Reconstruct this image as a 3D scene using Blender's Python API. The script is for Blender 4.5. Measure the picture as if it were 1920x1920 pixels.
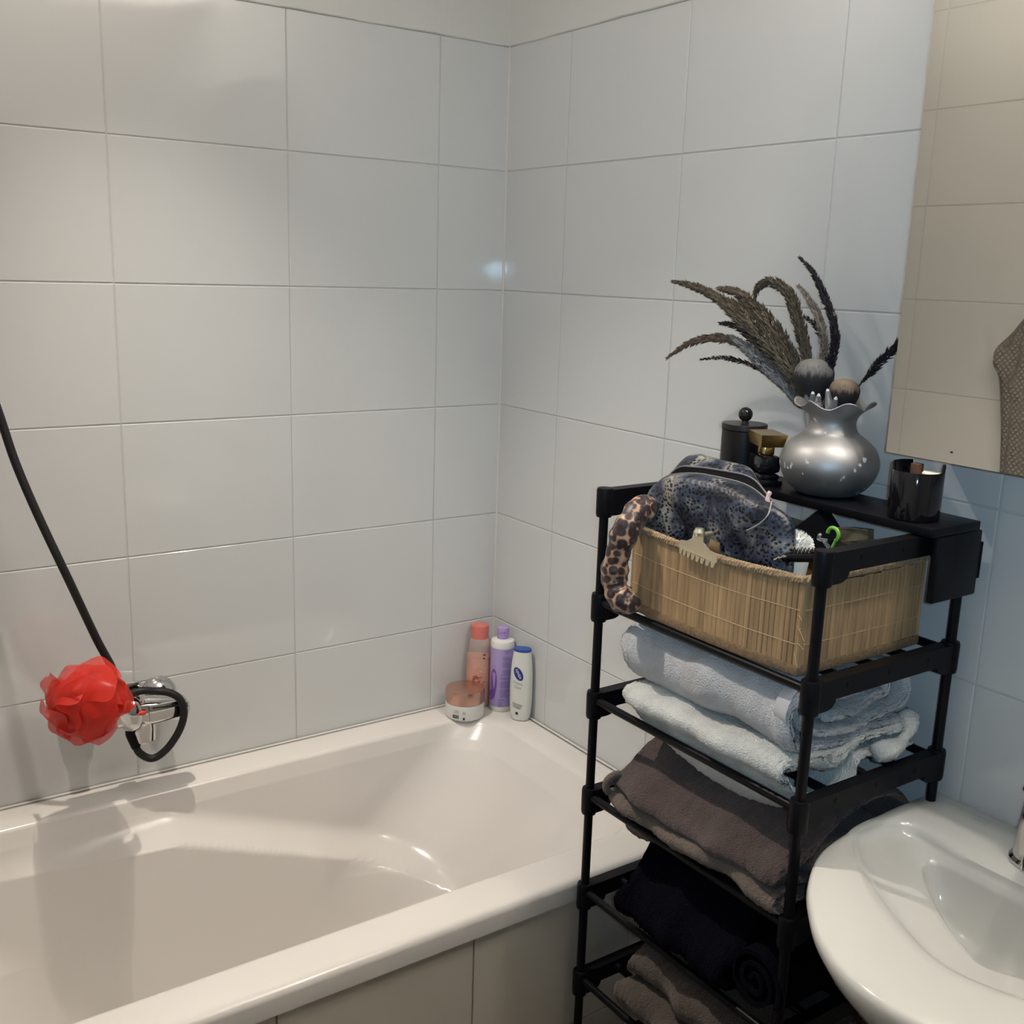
import bpy, bmesh, math, random
import numpy as np
from mathutils import Vector, Matrix
random.seed(7); rng = np.random.default_rng(7)
for o in list(bpy.data.objects): bpy.data.objects.remove(o)
SC = bpy.context.scene; COL = SC.collection
PI = math.pi
# ------------------------------------------------------------------ camera
cam_d = bpy.data.cameras.new('camera'); cam = bpy.data.objects.new('camera', cam_d); COL.objects.link(cam)
CAM = Vector((-1.33815, -1.97705, 1.57609))
R_ = Vector((0.82340161, -0.56660812, 0.03106484)); U_ = Vector((0.10028037, 0.19917405, 0.97481975)); F_ = Vector((0.55852809, 0.79955296, -0.22081991))
cam.matrix_world = Matrix(((R_.x, U_.x, -F_.x, CAM.x), (R_.y, U_.y, -F_.y, CAM.y), (R_.z, U_.z, -F_.z, CAM.z), (0, 0, 0, 1)))
cam_d.sensor_width = 36; cam_d.sensor_fit = 'HORIZONTAL'; cam_d.lens = 36 * 1996.193 / 1920; cam_d.clip_start = .02
SC.camera = cam
# ------------------------------------------------------------------ world, lights, exposure
w = bpy.data.worlds.new('world'); SC.world = w; w.use_nodes = True
w.node_tree.nodes['Background'].inputs[0].default_value = (.02, .02, .02, 1)
SC.view_settings.view_transform = 'Standard'; SC.view_settings.look = 'None'
SC.view_settings.gamma = 1; SC.view_settings.use_curve_mapping = False; SC.view_settings.exposure = 0.0
def lamp(name, loc, power, col, rad, typ='POINT', aim=None, ang=None, blend=.5):
    l = bpy.data.lights.new(name, typ); l.energy = power; l.color = col
    if typ in ('POINT', 'SPOT'): l.shadow_soft_size = rad
    o = bpy.data.objects.new(name, l); o.location = loc; COL.objects.link(o)
    if aim is not None: o.rotation_euler = (Vector(aim) - Vector(loc)).to_track_quat('-Z', 'Y').to_euler()
    if ang: l.spot_size = math.radians(ang); l.spot_blend = blend
    return o
lamp('ceiling_lamp_light', (-.90, -.36, 2.37), 72, (1.0, .90, .80), .012, 'SPOT', aim=(-.62, -.72, 0), ang=86, blend=1.)   # warm recessed spot above the tub
lamp('ceiling_lamp_glow', (-.96, -.40, 2.33), 4.2, (1.0, .87, .77), .03)             # its spill on the wall around it
for yb in (-1.32, -1.72):                                                             # light bar over the mirror cabinet: two spots down ...
    lamp('mirror_spot_light', (-.20, yb, 2.20), 9, (1.0, .91, .80), .016, 'SPOT', aim=(-.42, yb + .12, .9), ang=128, blend=.6)
for yb in (-1.32, -1.72):                                                             # ... and two up against the ceiling
    lamp('mirror_up_light', (-.22, yb, 2.17), 31, (1.0, .93, .87), .02, 'SPOT', aim=(-.40, yb + .1, 2.6), ang=140, blend=.3)
lamp('phone_light', CAM + R_ * .03 + U_ * .01, 24, (.42, .72, 1.0), .0075, 'SPOT', aim=CAM + F_ + R_ * .27 + U_ * .16, ang=78, blend=1.)   # cold light of the phone taking the picture

# ------------------------------------------------------------------ materials
def nd(nt, t, **kw):
    n = nt.nodes.new(t)
    for k, v in kw.items(): setattr(n, k, v)
    return n
def M(name, col, rough=.5, metal=0., spec=.5, coat=0., trans=0., ior=1.45, sheen=0., sss=0., bump=None, var=None, rnd=0., alpha=1., stretch=(1, 1, 1)):
    """bump=(scale,strength,distance)  var=(scale,amount 0..1)  rnd = per-object value jitter"""
    m = bpy.data.materials.new(name); m.use_nodes = True; nt = m.node_tree; b = nt.nodes['Principled BSDF']
    c = (*col, 1); b.inputs['Base Color'].default_value = c; b.inputs['Roughness'].default_value = rough
    b.inputs['Metallic'].default_value = metal; b.inputs['Specular IOR Level'].default_value = spec
    b.inputs['Coat Weight'].default_value = coat; b.inputs['Transmission Weight'].default_value = trans
    b.inputs['IOR'].default_value = ior; b.inputs['Sheen Weight'].default_value = sheen; b.inputs['Alpha'].default_value = alpha
    if sss: b.inputs['Subsurface Weight'].default_value = sss; b.inputs['Subsurface Radius'].default_value = (.01, .008, .006)
    tc = nd(nt, 'ShaderNodeTexCoord'); mp = nd(nt, 'ShaderNodeMapping'); mp.inputs['Scale'].default_value = stretch
    nt.links.new(tc.outputs['Object'], mp.inputs['Vector'])
    src = None
    if var:
        n = nd(nt, 'ShaderNodeTexNoise'); n.inputs['Scale'].default_value = var[0]; n.inputs['Detail'].default_value = 5
        nt.links.new(mp.outputs[0], n.inputs['Vector'])
        r = nd(nt, 'ShaderNodeMapRange'); r.inputs['From Min'].default_value = .3; r.inputs['From Max'].default_value = .7
        r.inputs['To Min'].default_value = 1 - var[1]; r.inputs['To Max'].default_value = 1 + var[1] * .6
        nt.links.new(n.outputs['Fac'], r.inputs['Value']); src = r.outputs[0]
    if rnd:
        oi = nd(nt, 'ShaderNodeObjectInfo'); r2 = nd(nt, 'ShaderNodeMapRange')
        r2.inputs['To Min'].default_value = 1 - rnd; r2.inputs['To Max'].default_value = 1 + rnd
        nt.links.new(oi.outputs['Random'], r2.inputs['Value'])
        if src:
            mu = nd(nt, 'ShaderNodeMath', operation='MULTIPLY'); nt.links.new(src, mu.inputs[0]); nt.links.new(r2.outputs[0], mu.inputs[1]); src = mu.outputs[0]
        else: src = r2.outputs[0]
    if src:
        vm = nd(nt, 'ShaderNodeVectorMath', operation='SCALE'); vm.inputs[0].default_value = col
        nt.links.new(src, vm.inputs['Scale']); nt.links.new(vm.outputs[0], b.inputs['Base Color'])
    if bump:
        n = nd(nt, 'ShaderNodeTexNoise'); n.inputs['Scale'].default_value = bump[0]; n.inputs['Detail'].default_value = 3
        nt.links.new(mp.outputs[0], n.inputs['Vector'])
        bp = nd(nt, 'ShaderNodeBump'); bp.inputs['Strength'].default_value = bump[1]; bp.inputs['Distance'].default_value = bump[2]
        nt.links.new(n.outputs['Fac'], bp.inputs['Height']); nt.links.new(bp.outputs[0], b.inputs['Normal'])
    return m
def ramp(nt, stops, interp='LINEAR'):
    r = nd(nt, 'ShaderNodeValToRGB'); e = r.color_ramp.elements; r.color_ramp.interpolation = interp
    while len(e) < len(stops): e.new(.5)
    for i, (p, c) in enumerate(stops): e[i].position = p; e[i].color = (*c, 1)
    return r
MT = {}
MT['tile'] = M('white_glazed_tile', (.60, .615, .61), rough=.055, spec=.85, bump=(28, .03, .002), rnd=.012)
MT['tile_dull'] = M('cream_glazed_tile', (.62, .58, .50), rough=.3, spec=.4, bump=(40, .05, .002), rnd=.015)
MT['grout'] = M('grey_grout', (.52, .52, .51), rough=.9, bump=(200, .3, .001))
MT['plaster'] = M('white_plaster', (.62, .625, .60), rough=.85, bump=(60, .2, .003))
MT['ceiling'] = M('white_ceiling_paint', (.70, .69, .66), rough=.9)
MT['floor'] = M('brown_floor_tile', (.11, .085, .07), rough=.45, var=(14, .3), rnd=.08)
MT['acryl'] = M('white_bath_acrylic', (.68, .655, .62), rough=.17, spec=.5, bump=(25, .03, .003))
MT['ceramic'] = M('white_basin_ceramic', (.61, .605, .565), rough=.10, spec=.5, coat=.3)
MT['seal'] = M('white_sealant', (.64, .62, .58), rough=.5)
MT['black_plastic'] = M('black_plastic', (.0045, .0045, .006), rough=.42, spec=.15, bump=(300, .1, .0005))
MT['black_tube'] = M('black_painted_tube', (.004, .004, .0055), rough=.35, spec=.18)
MT['black_board'] = M('black_painted_board', (.005, .005, .007), rough=.38, spec=.16, bump=(90, .2, .0008))
MT['chrome'] = M('chrome', (.62, .61, .60), rough=.09, metal=1)
MT['hose'] = M('black_braided_hose', (.014, .013, .014), rough=.5, spec=.3)
MT['gold'] = M('brass_gold_metal', (.55, .38, .14), rough=.28, metal=1, var=(60, .2))
MT['gold_clip'] = M('pale_gold_metal', (.90, .83, .64), rough=.36, metal=1)
MT['black_glass'] = M('black_glass', (.006, .006, .008), rough=.06, spec=.6)
MT['black_satin'] = M('black_satin_card', (.008, .008, .010), rough=.45, spec=.3)
MT['bag_dark'] = M('dark_zip_tape', (.006, .006, .008), rough=.8, spec=.1)
MT['bamboo'] = M('bamboo_slat', (.37, .24, .125), rough=.6, spec=.25, var=(35, .3), rnd=.10, stretch=(3, 3, .25))
MT['bamboo_in'] = M('brown_basket_lining', (.16, .10, .05), rough=.8)
MT['rope'] = M('jute_braid', (.30, .21, .12), rough=.9, var=(160, .3))
MT['binding'] = M('brown_woven_binding', (.20, .13, .07), rough=.85, var=(220, .35), bump=(400, .4, .001))
MT['thread'] = M('cream_thread', (.50, .37, .20), rough=.8)
MT['white_bristle'] = M('white_bristles', (.75, .74, .68), rough=.6)
MT['green'] = M('green_plastic', (.16, .45, .05), rough=.4)
MT['olive'] = M('olive_printed_card', (.16, .135, .08), rough=.5, var=(45, .7))
MT['wax'] = M('cream_wax', (.82, .76, .64), rough=.5, sss=.2)
MT['clear'] = M('clear_acrylic', (.80, .82, .86), rough=.08, trans=.85, ior=1.45)
MT['purple'] = M('lilac_plastic', (.37, .29, .55), rough=.35)
MT['purple_cap'] = M('lilac_cap_plastic', (.40, .29, .60), rough=.3)
MT['purple_deep'] = M('deep_violet_print', (.17, .08, .36), rough=.35)
MT['purple_ink'] = M('violet_ink', (.20, .12, .36), rough=.5)
MT['white_plastic'] = M('white_plastic', (.72, .715, .68), rough=.3)
MT['lotion_white'] = M('white_lotion_plastic', (.66, .67, .62), rough=.28)
MT['blue_cap'] = M('royal_blue_plastic', (.025, .075, .32), rough=.3)
MT['blue_logo'] = M('dark_blue_print', (.02, .035, .22), rough=.35)
MT['ink'] = M('black_ink', (.02, .02, .022), rough=.5)
MT['grey_ink'] = M('grey_ink', (.28, .28, .28), rough=.5)
MT['white_ink'] = M('white_ink', (.85, .85, .85), rough=.5)
MT['coral_cap'] = M('coral_cap_plastic', (.62, .17, .14), rough=.35)
MT['coral_body'] = M('clear_bottle_plastic', (.90, .78, .72), rough=.12, trans=.75, ior=1.2)
MT['coral_gel'] = M('coral_gel', (.80, .34, .20), rough=.25, var=(25, .15))
MT['coral_print'] = M('dark_coral_print', (.36, .075, .045), rough=.4)
MT['pale_coral_print'] = M('pale_coral_print', (.75, .42, .32), rough=.4)
MT['rose_gold'] = M('rose_gold_lid', (.60, .36, .29), rough=.26, metal=.85, stretch=(1, 1, 1))
MT['red_cord'] = M('red_cord', (.60, .04, .03), rough=.5)
MT['rust'] = M('brown_candle_wick_residue', (.10, .045, .025), rough=.6)
MT['pink'] = M('pale_pink_pull', (.55, .40, .40), rough=.4)

def mirror_mat():
    m = bpy.data.materials.new('mirror_glass'); m.use_nodes = True; b = m.node_tree.nodes['Principled BSDF']
    b.inputs['Base Color'].default_value = (.80, .78, .72, 1); b.inputs['Metallic'].default_value = 1; b.inputs['Roughness'].default_value = .015
    return m
MT['mirror'] = mirror_mat()
def cloth(name, col, amount=.25, scale=430, sheen=.2):
    m = M(name, col, rough=.95, spec=.05, sheen=sheen, var=(26, amount * .6))
    nt = m.node_tree; b = nt.nodes['Principled BSDF']
    tc = nd(nt, 'ShaderNodeTexCoord'); n = nd(nt, 'ShaderNodeTexNoise'); n.inputs['Scale'].default_value = scale; n.inputs['Detail'].default_value = 2
    nt.links.new(tc.outputs['Object'], n.inputs['Vector'])
    bp = nd(nt, 'ShaderNodeBump'); bp.inputs['Strength'].default_value = .9; bp.inputs['Distance'].default_value = .004
    nt.links.new(n.outputs['Fac'], bp.inputs['Height']); nt.links.new(bp.outputs[0], b.inputs['Normal'])
    return m
MT['towel_grey'] = cloth('pale_grey_terry', (.52, .52, .53)); MT['towel_white'] = cloth('off_white_terry', (.60, .61, .58))
MT['towel_brown'] = cloth('dark_brown_terry', (.088, .064, .058)); MT['towel_taupe'] = cloth('taupe_terry', (.15, .118, .095))
MT['navy'] = cloth('black_navy_fabric', (.004, .004, .008), sheen=0); MT['towel_dark'] = cloth('grey_brown_terry', (.085, .067, .056))
def snake():
    m = bpy.data.materials.new('snakeskin_leatherette'); m.use_nodes = True; nt = m.node_tree; b = nt.nodes['Principled BSDF']
    tc = nd(nt, 'ShaderNodeTexCoord'); mp = nd(nt, 'ShaderNodeMapping'); mp.inputs['Scale'].default_value = (1, 1, 1.25)
    nt.links.new(tc.outputs['Object'], mp.inputs[0])
    v = nd(nt, 'ShaderNodeTexVoronoi'); v.inputs['Scale'].default_value = 165; nt.links.new(mp.outputs[0], v.inputs['Vector'])
    n = nd(nt, 'ShaderNodeTexNoise'); n.inputs['Scale'].default_value = 22; n.inputs['Detail'].default_value = 4; nt.links.new(tc.outputs['Object'], n.inputs['Vector'])
    base = ramp(nt, [(.38, (.010, .014, .026)), (.50, (.035, .045, .07)), (.60, (.15, .15, .145)), (.72, (.26, .245, .21))]); nt.links.new(n.outputs['Fac'], base.inputs[0])
    cell = ramp(nt, [(.34, (.08, .08, .10)), (.50, (1.15, 1.15, 1.15))]); nt.links.new(v.outputs['Distance'], cell.inputs[0])
    n2 = nd(nt, 'ShaderNodeTexNoise'); n2.inputs['Scale'].default_value = 30; nt.links.new(tc.outputs['Object'], n2.inputs['Vector'])
    fr = ramp(nt, [(.28, (0, 0, 0)), (.44, (1, 1, 1))]); nt.links.new(n2.outputs['Fac'], fr.inputs[0])
    mx = nd(nt, 'ShaderNodeMix', data_type='RGBA', blend_type='MULTIPLY'); nt.links.new(fr.outputs[0], mx.inputs['Factor'])
    nt.links.new(base.outputs[0], mx.inputs['A']); nt.links.new(cell.outputs[0], mx.inputs['B']); nt.links.new(mx.outputs['Result'], b.inputs['Base Color'])
    b.inputs['Roughness'].default_value = .38; b.inputs['Specular IOR Level'].default_value = .4
    bp = nd(nt, 'ShaderNodeBump'); bp.inputs['Strength'].default_value = .5; bp.inputs['Distance'].default_value = .001
    nt.links.new(v.outputs['Distance'], bp.inputs['Height']); nt.links.new(bp.outputs[0], b.inputs['Normal'])
    return m
MT['snake'] = snake()
def leopard():
    m = bpy.data.materials.new('leopard_satin'); m.use_nodes = True; nt = m.node_tree; b = nt.nodes['Principled BSDF']
    tc = nd(nt, 'ShaderNodeTexCoord')
    v = nd(nt, 'ShaderNodeTexVoronoi'); v.inputs['Scale'].default_value = 84; v.inputs['Randomness'].default_value = .75; nt.links.new(tc.outputs['Object'], v.inputs['Vector'])
    n = nd(nt, 'ShaderNodeTexNoise'); n.inputs['Scale'].default_value = 60; nt.links.new(tc.outputs['Object'], n.inputs['Vector'])
    ma = nd(nt, 'ShaderNodeMath', operation='MULTIPLY_ADD'); ma.inputs[1].default_value = .35; nt.links.new(n.outputs['Fac'], ma.inputs[0]); nt.links.new(v.outputs['Distance'], ma.inputs[2])
    r = ramp(nt, [(.30, (.06, .035, .032)), (.50, (.022, .012, .014)), (.74, (.025, .014, .014)), (.81, (.27, .15, .09)), (1, (.44, .30, .20))]); nt.links.new(ma.outputs[0], r.inputs[0])
    nt.links.new(r.outputs[0], b.inputs['Base Color']); b.inputs['Roughness'].default_value = .42; b.inputs['Sheen Weight'].default_value = .1
    return m
MT['leopard'] = leopard()
def vase_mat():
    m = bpy.data.materials.new('worn_silver_glaze'); m.use_nodes = True; nt = m.node_tree; b = nt.nodes['Principled BSDF']
    tc = nd(nt, 'ShaderNodeTexCoord'); n = nd(nt, 'ShaderNodeTexNoise'); n.inputs['Scale'].default_value = 62; n.inputs['Detail'].default_value = 6
    nt.links.new(tc.outputs['Object'], n.inputs['Vector'])
    sp = nd(nt, 'ShaderNodeSeparateXYZ'); nt.links.new(tc.outputs['Object'], sp.inputs[0])
    bell = ramp(nt, [(.0, (0, 0, 0)), (.35, (.0, .0, .0)), (.5, (1, 1, 1)), (.66, (0, 0, 0))]); mr = nd(nt, 'ShaderNodeMapRange'); mr.inputs['From Max'].default_value = .09
    nt.links.new(sp.outputs['Z'], mr.inputs['Value']); nt.links.new(mr.outputs[0], bell.inputs[0])
    ml = nd(nt, 'ShaderNodeMath', operation='MULTIPLY_ADD'); ml.inputs[1].default_value = .06
    nt.links.new(bell.outputs[0], ml.inputs[0]); nt.links.new(n.outputs['Fac'], ml.inputs[2])
    chip = ramp(nt, [(.675, (0, 0, 0)), (.685, (1, 1, 1))]); nt.links.new(ml.outputs[0], chip.inputs[0])
    mx = nd(nt, 'ShaderNodeMix', data_type='RGBA'); mx.inputs['A'].default_value = (.38, .38, .38, 1); mx.inputs['B'].default_value = (.62, .62, .62, 1)
    nt.links.new(chip.outputs[0], mx.inputs['Factor']); nt.links.new(mx.outputs['Result'], b.inputs['Base Color'])
    inv = nd(nt, 'ShaderNodeMath', operation='MULTIPLY_ADD'); inv.inputs[1].default_value = -.85; inv.inputs[2].default_value = .88
    nt.links.new(chip.outputs[0], inv.inputs[0]); nt.links.new(inv.outputs[0], b.inputs['Metallic'])
    n3 = nd(nt, 'ShaderNodeTexNoise'); n3.inputs['Scale'].default_value = 60; nt.links.new(tc.outputs['Object'], n3.inputs['Vector'])
    rr = nd(nt, 'ShaderNodeMapRange'); rr.inputs['To Min'].default_value = .42; rr.inputs['To Max'].default_value = .60; nt.links.new(n3.outputs['Fac'], rr.inputs['Value']); nt.links.new(rr.outputs[0], b.inputs['Roughness'])
    return m
MT['vase'] = vase_mat()
def zgrad(name, stops, z0, z1, noise=.12, rough=.8, nscale=90, stretch=(1, 1, .15)):
    """colour that belongs to the fibre itself: different at the tip than at the root (object z)"""
    m = bpy.data.materials.new(name); m.use_nodes = True; nt = m.node_tree; b = nt.nodes['Principled BSDF']
    tc = nd(nt, 'ShaderNodeTexCoord'); sp = nd(nt, 'ShaderNodeSeparateXYZ'); nt.links.new(tc.outputs['Object'], sp.inputs[0])
    mr = nd(nt, 'ShaderNodeMapRange'); mr.inputs['From Min'].default_value = z0; mr.inputs['From Max'].default_value = z1; nt.links.new(sp.outputs['Z'], mr.inputs['Value'])
    mp = nd(nt, 'ShaderNodeMapping'); mp.inputs['Scale'].default_value = stretch; nt.links.new(tc.outputs['Object'], mp.inputs[0])
    n = nd(nt, 'ShaderNodeTexNoise'); n.inputs['Scale'].default_value = nscale * 4; nt.links.new(mp.outputs[0], n.inputs['Vector'])
    a = nd(nt, 'ShaderNodeMath', operation='MULTIPLY_ADD'); a.inputs[1].default_value = noise * 4; s = nd(nt, 'ShaderNodeMath', operation='SUBTRACT'); s.inputs[1].default_value = .5
    nt.links.new(n.outputs['Fac'], s.inputs[0]); nt.links.new(s.outputs[0], a.inputs[0]); nt.links.new(mr.outputs[0], a.inputs[2])
    r = ramp(nt, stops); nt.links.new(a.outputs[0], r.inputs[0]); nt.links.new(r.outputs[0], b.inputs['Base Color']); b.inputs['Roughness'].default_value = rough
    return m
def red_net():
    m = bpy.data.materials.new('red_nylon_net'); m.use_nodes = True; nt = m.node_tree; b = nt.nodes['Principled BSDF']
    b.inputs['Base Color'].default_value = (.72, .045, .028, 1); b.inputs['Roughness'].default_value = .38
    tr = nd(nt, 'ShaderNodeBsdfTranslucent'); tr.inputs['Color'].default_value = (.85, .07, .04, 1)
    tp = nd(nt, 'ShaderNodeBsdfTransparent'); m1 = nd(nt, 'ShaderNodeMixShader'); m1.inputs[0].default_value = .45; m2 = nd(nt, 'ShaderNodeMixShader'); m2.inputs[0].default_value = .22
    nt.links.new(b.outputs[0], m1.inputs[1]); nt.links.new(tr.outputs[0], m1.inputs[2]); nt.links.new(m1.outputs[0], m2.inputs[1]); nt.links.new(tp.outputs[0], m2.inputs[2])
    nt.links.new(m2.outputs[0], nt.nodes['Material Output'].inputs['Surface']); return m
MT['net'] = red_net()
def waffle():
    m = M('grey_waffle_knit', (.20, .19, .175), rough=.95, spec=.1); nt = m.node_tree; b = nt.nodes['Principled BSDF']
    tc = nd(nt, 'ShaderNodeTexCoord'); mp = nd(nt, 'ShaderNodeMapping'); mp.inputs['Rotation'].default_value = (math.radians(45), 0, 0); nt.links.new(tc.outputs['Object'], mp.inputs[0])
    v = nd(nt, 'ShaderNodeTexVoronoi', distance='CHEBYCHEV'); v.inputs['Scale'].default_value = 92; v.inputs['Randomness'].default_value = .12; nt.links.new(mp.outputs[0], v.inputs['Vector'])
    r = ramp(nt, [(.25, (.27, .255, .235)), (.55, (.10, .095, .09))]); nt.links.new(v.outputs['Distance'], r.inputs[0]); nt.links.new(r.outputs[0], b.inputs['Base Color'])
    bp = nd(nt, 'ShaderNodeBump'); bp.invert = True; bp.inputs['Distance'].default_value = .006; nt.links.new(v.outputs['Distance'], bp.inputs['Height']); nt.links.new(bp.outputs[0], b.inputs['Normal']); return m
MT['waffle'] = waffle()

# ------------------------------------------------------------------ mesh helpers
def catmull(pts, n, closed=False):
    P = [np.array(p, float) for p in pts]; L = len(P); out = []
    segs = L if closed else L - 1
    for s in range(segs):
        if closed: a, b, c, d = P[(s - 1) % L], P[s], P[(s + 1) % L], P[(s + 2) % L]
        else: a, b, c, d = P[max(s - 1, 0)], P[s], P[s + 1], P[min(s + 2, L - 1)]
        for i in range(n):
            t = i / n
            out.append(.5 * ((2 * b) + (c - a) * t + (2 * a - 5 * b + 4 * c - d) * t * t + (3 * b - a - 3 * c + d) * t ** 3))
    if not closed: out.append(P[-1])
    return np.array(out)
def resample(poly, n, closed=False):
    P = np.array(poly, float)
    if closed: P = np.vstack([P, P[:1]])
    d = np.r_[0, np.cumsum(np.linalg.norm(np.diff(P, axis=0), axis=1))]
    t = np.linspace(0, d[-1], n + (1 if closed else 0))
    Q = np.stack([np.interp(t, d, P[:, k]) for k in range(P.shape[1])], 1)
    return Q[:-1] if closed else Q
class MB:
    def __init__(s): s.v = []; s.f = []
    def add(s, V, Fc):
        o = len(s.v); s.v += [tuple(map(float, p)) for p in V]; s.f += [tuple(i + o for i in f) for f in Fc]; return s
    def box(s, x0, x1, y0, y1, z0, z1, c=0.):
        if c <= 0:
            V = [(x, y, z) for z in (z0, z1) for y in (y0, y1) for x in (x0, x1)]
            return s.add(V, [(0, 2, 3, 1), (4, 5, 7, 6), (0, 1, 5, 4), (2, 6, 7, 3), (0, 4, 6, 2), (1, 3, 7, 5)])
        bm = bmesh.new(); bmesh.ops.create_cube(bm, size=1)
        for v in bm.verts: v.co = Vector(((x0 + x1) / 2 + v.co.x * (x1 - x0), (y0 + y1) / 2 + v.co.y * (y1 - y0), (z0 + z1) / 2 + v.co.z * (z1 - z0)))
        bmesh.ops.bevel(bm, geom=bm.edges[:], offset=c, segments=2, profile=.5, affect='EDGES'); bm.verts.index_update()
        s.add([v.co[:] for v in bm.verts], [[v.index for v in f.verts] for f in bm.faces]); bm.free(); return s
    def rbox(s, mat, sx, sy, sz, c=0.):
        k = len(s.v); s.box(-sx / 2, sx / 2, -sy / 2, sy / 2, -sz / 2, sz / 2, c)
        for i in range(k, len(s.v)): s.v[i] = tuple(mat @ Vector(s.v[i]))
        return s
    def loft(s, loops, closed=True, cap0=False, cap1=False):
        n = len(loops[0]); V = [p for L in loops for p in L]; Fc = []
        for j in range(len(loops) - 1):
            for i in range(n if closed else n - 1):
                a = j * n + i; b = j * n + (i + 1) % n
                Fc.append((a, b, b + n, a + n))
        if cap0: Fc.append(tuple(range(n - 1, -1, -1)))
        if cap1: Fc.append(tuple(range((len(loops) - 1) * n, len(loops) * n)))
        return s.add(V, Fc)
    def lathe(s, prof, c=(0, 0, 0), n=40, sx=1., sy=1., cap0=True, cap1=True, fn=None):
        loops = []
        for r, z in prof:
            L = []
            for i in range(n):
                a = 2 * PI * i / n; rr, zz = (fn(r, z, a) if fn else (r, z))
                L.append((c[0] + rr * math.cos(a) * sx, c[1] + rr * math.sin(a) * sy, c[2] + zz))
            loops.append(L)
        return s.loft(loops, True, cap0, cap1)
    def tube(s, path, r, n=10, caps=True, closed=False):
        P = np.array(path, float); N = len(P)
        if closed: T = np.roll(P, -1, 0) - np.roll(P, 1, 0)
        else: T = np.gradient(P, axis=0)
        T /= np.linalg.norm(T, axis=1)[:, None] + 1e-12
        up = np.array([0, 0, 1.]) if abs(T[0][2]) < .9 else np.array([1., 0, 0])
        x = np.cross(T[0], up); x /= np.linalg.norm(x); loops = []
        for i in range(N):
            x = x - T[i] * (x @ T[i]); x /= np.linalg.norm(x) + 1e-12; y = np.cross(T[i], x)
            rr = r(i / (N - 1)) if callable(r) else (r[i] if hasattr(r, '__len__') else r)
            loops.append([P[i] + rr * (math.cos(2 * PI * k / n) * x + math.sin(2 * PI * k / n) * y) for k in range(n)])
        if closed: loops.append(loops[0])
        return s.loft(loops, True, caps and not closed, caps and not closed)
    def build(s, name, mat, parent=None, loc=None, sharp=35, smooth=True, link=True):
        base = Vector(loc) if loc is not None else (Vector(LOC[parent.name]) if parent is not None else Vector((0, 0, 0)))
        me = bpy.data.meshes.new(name); me.from_pydata([tuple(Vector(p) - base) for p in s.v], [], s.f); me.materials.append(mat)
        bm = bmesh.new(); bm.from_mesh(me); bmesh.ops.recalc_face_normals(bm, faces=bm.faces[:])
        if smooth:
            th = math.radians(sharp)
            for e in bm.edges: e.smooth = not (len(e.link_faces) == 2 and e.calc_face_angle(0) > th)
            for f in bm.faces: f.smooth = True
        bm.to_mesh(me); bm.free()
        o = bpy.data.objects.new(name, me); COL.objects.link(o)
        if parent is not None: o.parent = parent; LOC[o.name] = tuple(base); o.location = base - Vector(LOC[parent.name])
        else: o.location = base; LOC[o.name] = tuple(base)
        return o
LOC = {}
def tag(o, label, cat, group=None):
    o['label'] = label; o['category'] = cat
    if group: o['group'] = group
    return o
def thing(name, label, cat, loc=(0, 0, 0), group=None):
    o = bpy.data.objects.new(name, None); o.empty_display_size = .02; COL.objects.link(o); o.location = loc; LOC[o.name] = tuple(loc)
    return tag(o, label, cat, group)
def struct(o): o['kind'] = 'structure'; return o
def pix(u, v, ax, val):
    d = F_ + R_ * ((u - 960) / 1996.193) - U_ * ((v - 960) / 1996.193)
    return CAM + d * ((val - CAM[ax]) / d[ax])
def text_mesh(txt, size):
    c = bpy.data.curves.new('lettering', 'FONT'); c.body = txt; c.size = size; c.align_x = 'CENTER'; c.align_y = 'CENTER'; c.resolution_u = 3
    o = bpy.data.objects.new('lettering', c); COL.objects.link(o); dg = bpy.context.evaluated_depsgraph_get(); dg.update()
    me = o.evaluated_get(dg).to_mesh(); V = [tuple(v.co) for v in me.vertices]; Fc = [tuple(p.vertices) for p in me.polygons]
    o.evaluated_get(dg).to_mesh_clear(); bpy.data.objects.remove(o); bpy.data.curves.remove(c); return V, Fc

# ================================================================== ROOM
H = .25; W = .33028; Z0 = .783; A0 = .16737; B0 = .21244; XL = -1.545; YF = -3.0; CEIL = 2.42
WALLTOP = Z0 + 5 * H; RIM_ = .59
tile_cache = {}
def tile(parent, axis, c, w_, h_, mat, front, name='tile'):
    """one glazed tile: bevelled slab; axis 'y' -> faces -Y, 'x' -> faces -X, 'X' -> faces +X"""
    key = (axis, round(w_, 3), round(h_, 3), mat.name, name)
    if key not in tile_cache:
        g = .0011; hw, hh = w_ / 2 - g, h_ / 2 - g; t = .007; c_ = .0012
        def p(a, z, d):
            if axis == 'y': return (a, d, z)
            if axis == 'x': return (d, a, z)
            if axis == 'X': return (-d, a, z)
            return (a, z, -d)
        loops = [[p(-hw + i, -hh + i, d), p(hw - i, -hh + i, d), p(hw - i, hh - i, d), p(-hw + i, hh - i, d)] for i, d in ((0, t), (0, c_), (c_ * .35, c_ * .35), (c_, 0))]
        mb = MB().loft(loops, True, False, True)
        o = mb.build(name, mat, None, (0, 0, 0), smooth=False); tile_cache[key] = o.data; bpy.data.objects.remove(o)
    o = bpy.data.objects.new(name, tile_cache[key]); COL.objects.link(o); o.parent = parent; o.location = Vector(c) - Vector(LOC[parent.name]); 
    j = .0012; r = random.uniform
    o.rotation_euler = (r(-j, j), 0, r(-j, j)) if axis == 'y' else ((0, r(-j, j), r(-j, j)) if axis in 'xX' else (0, 0, 0))
    return o
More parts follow.
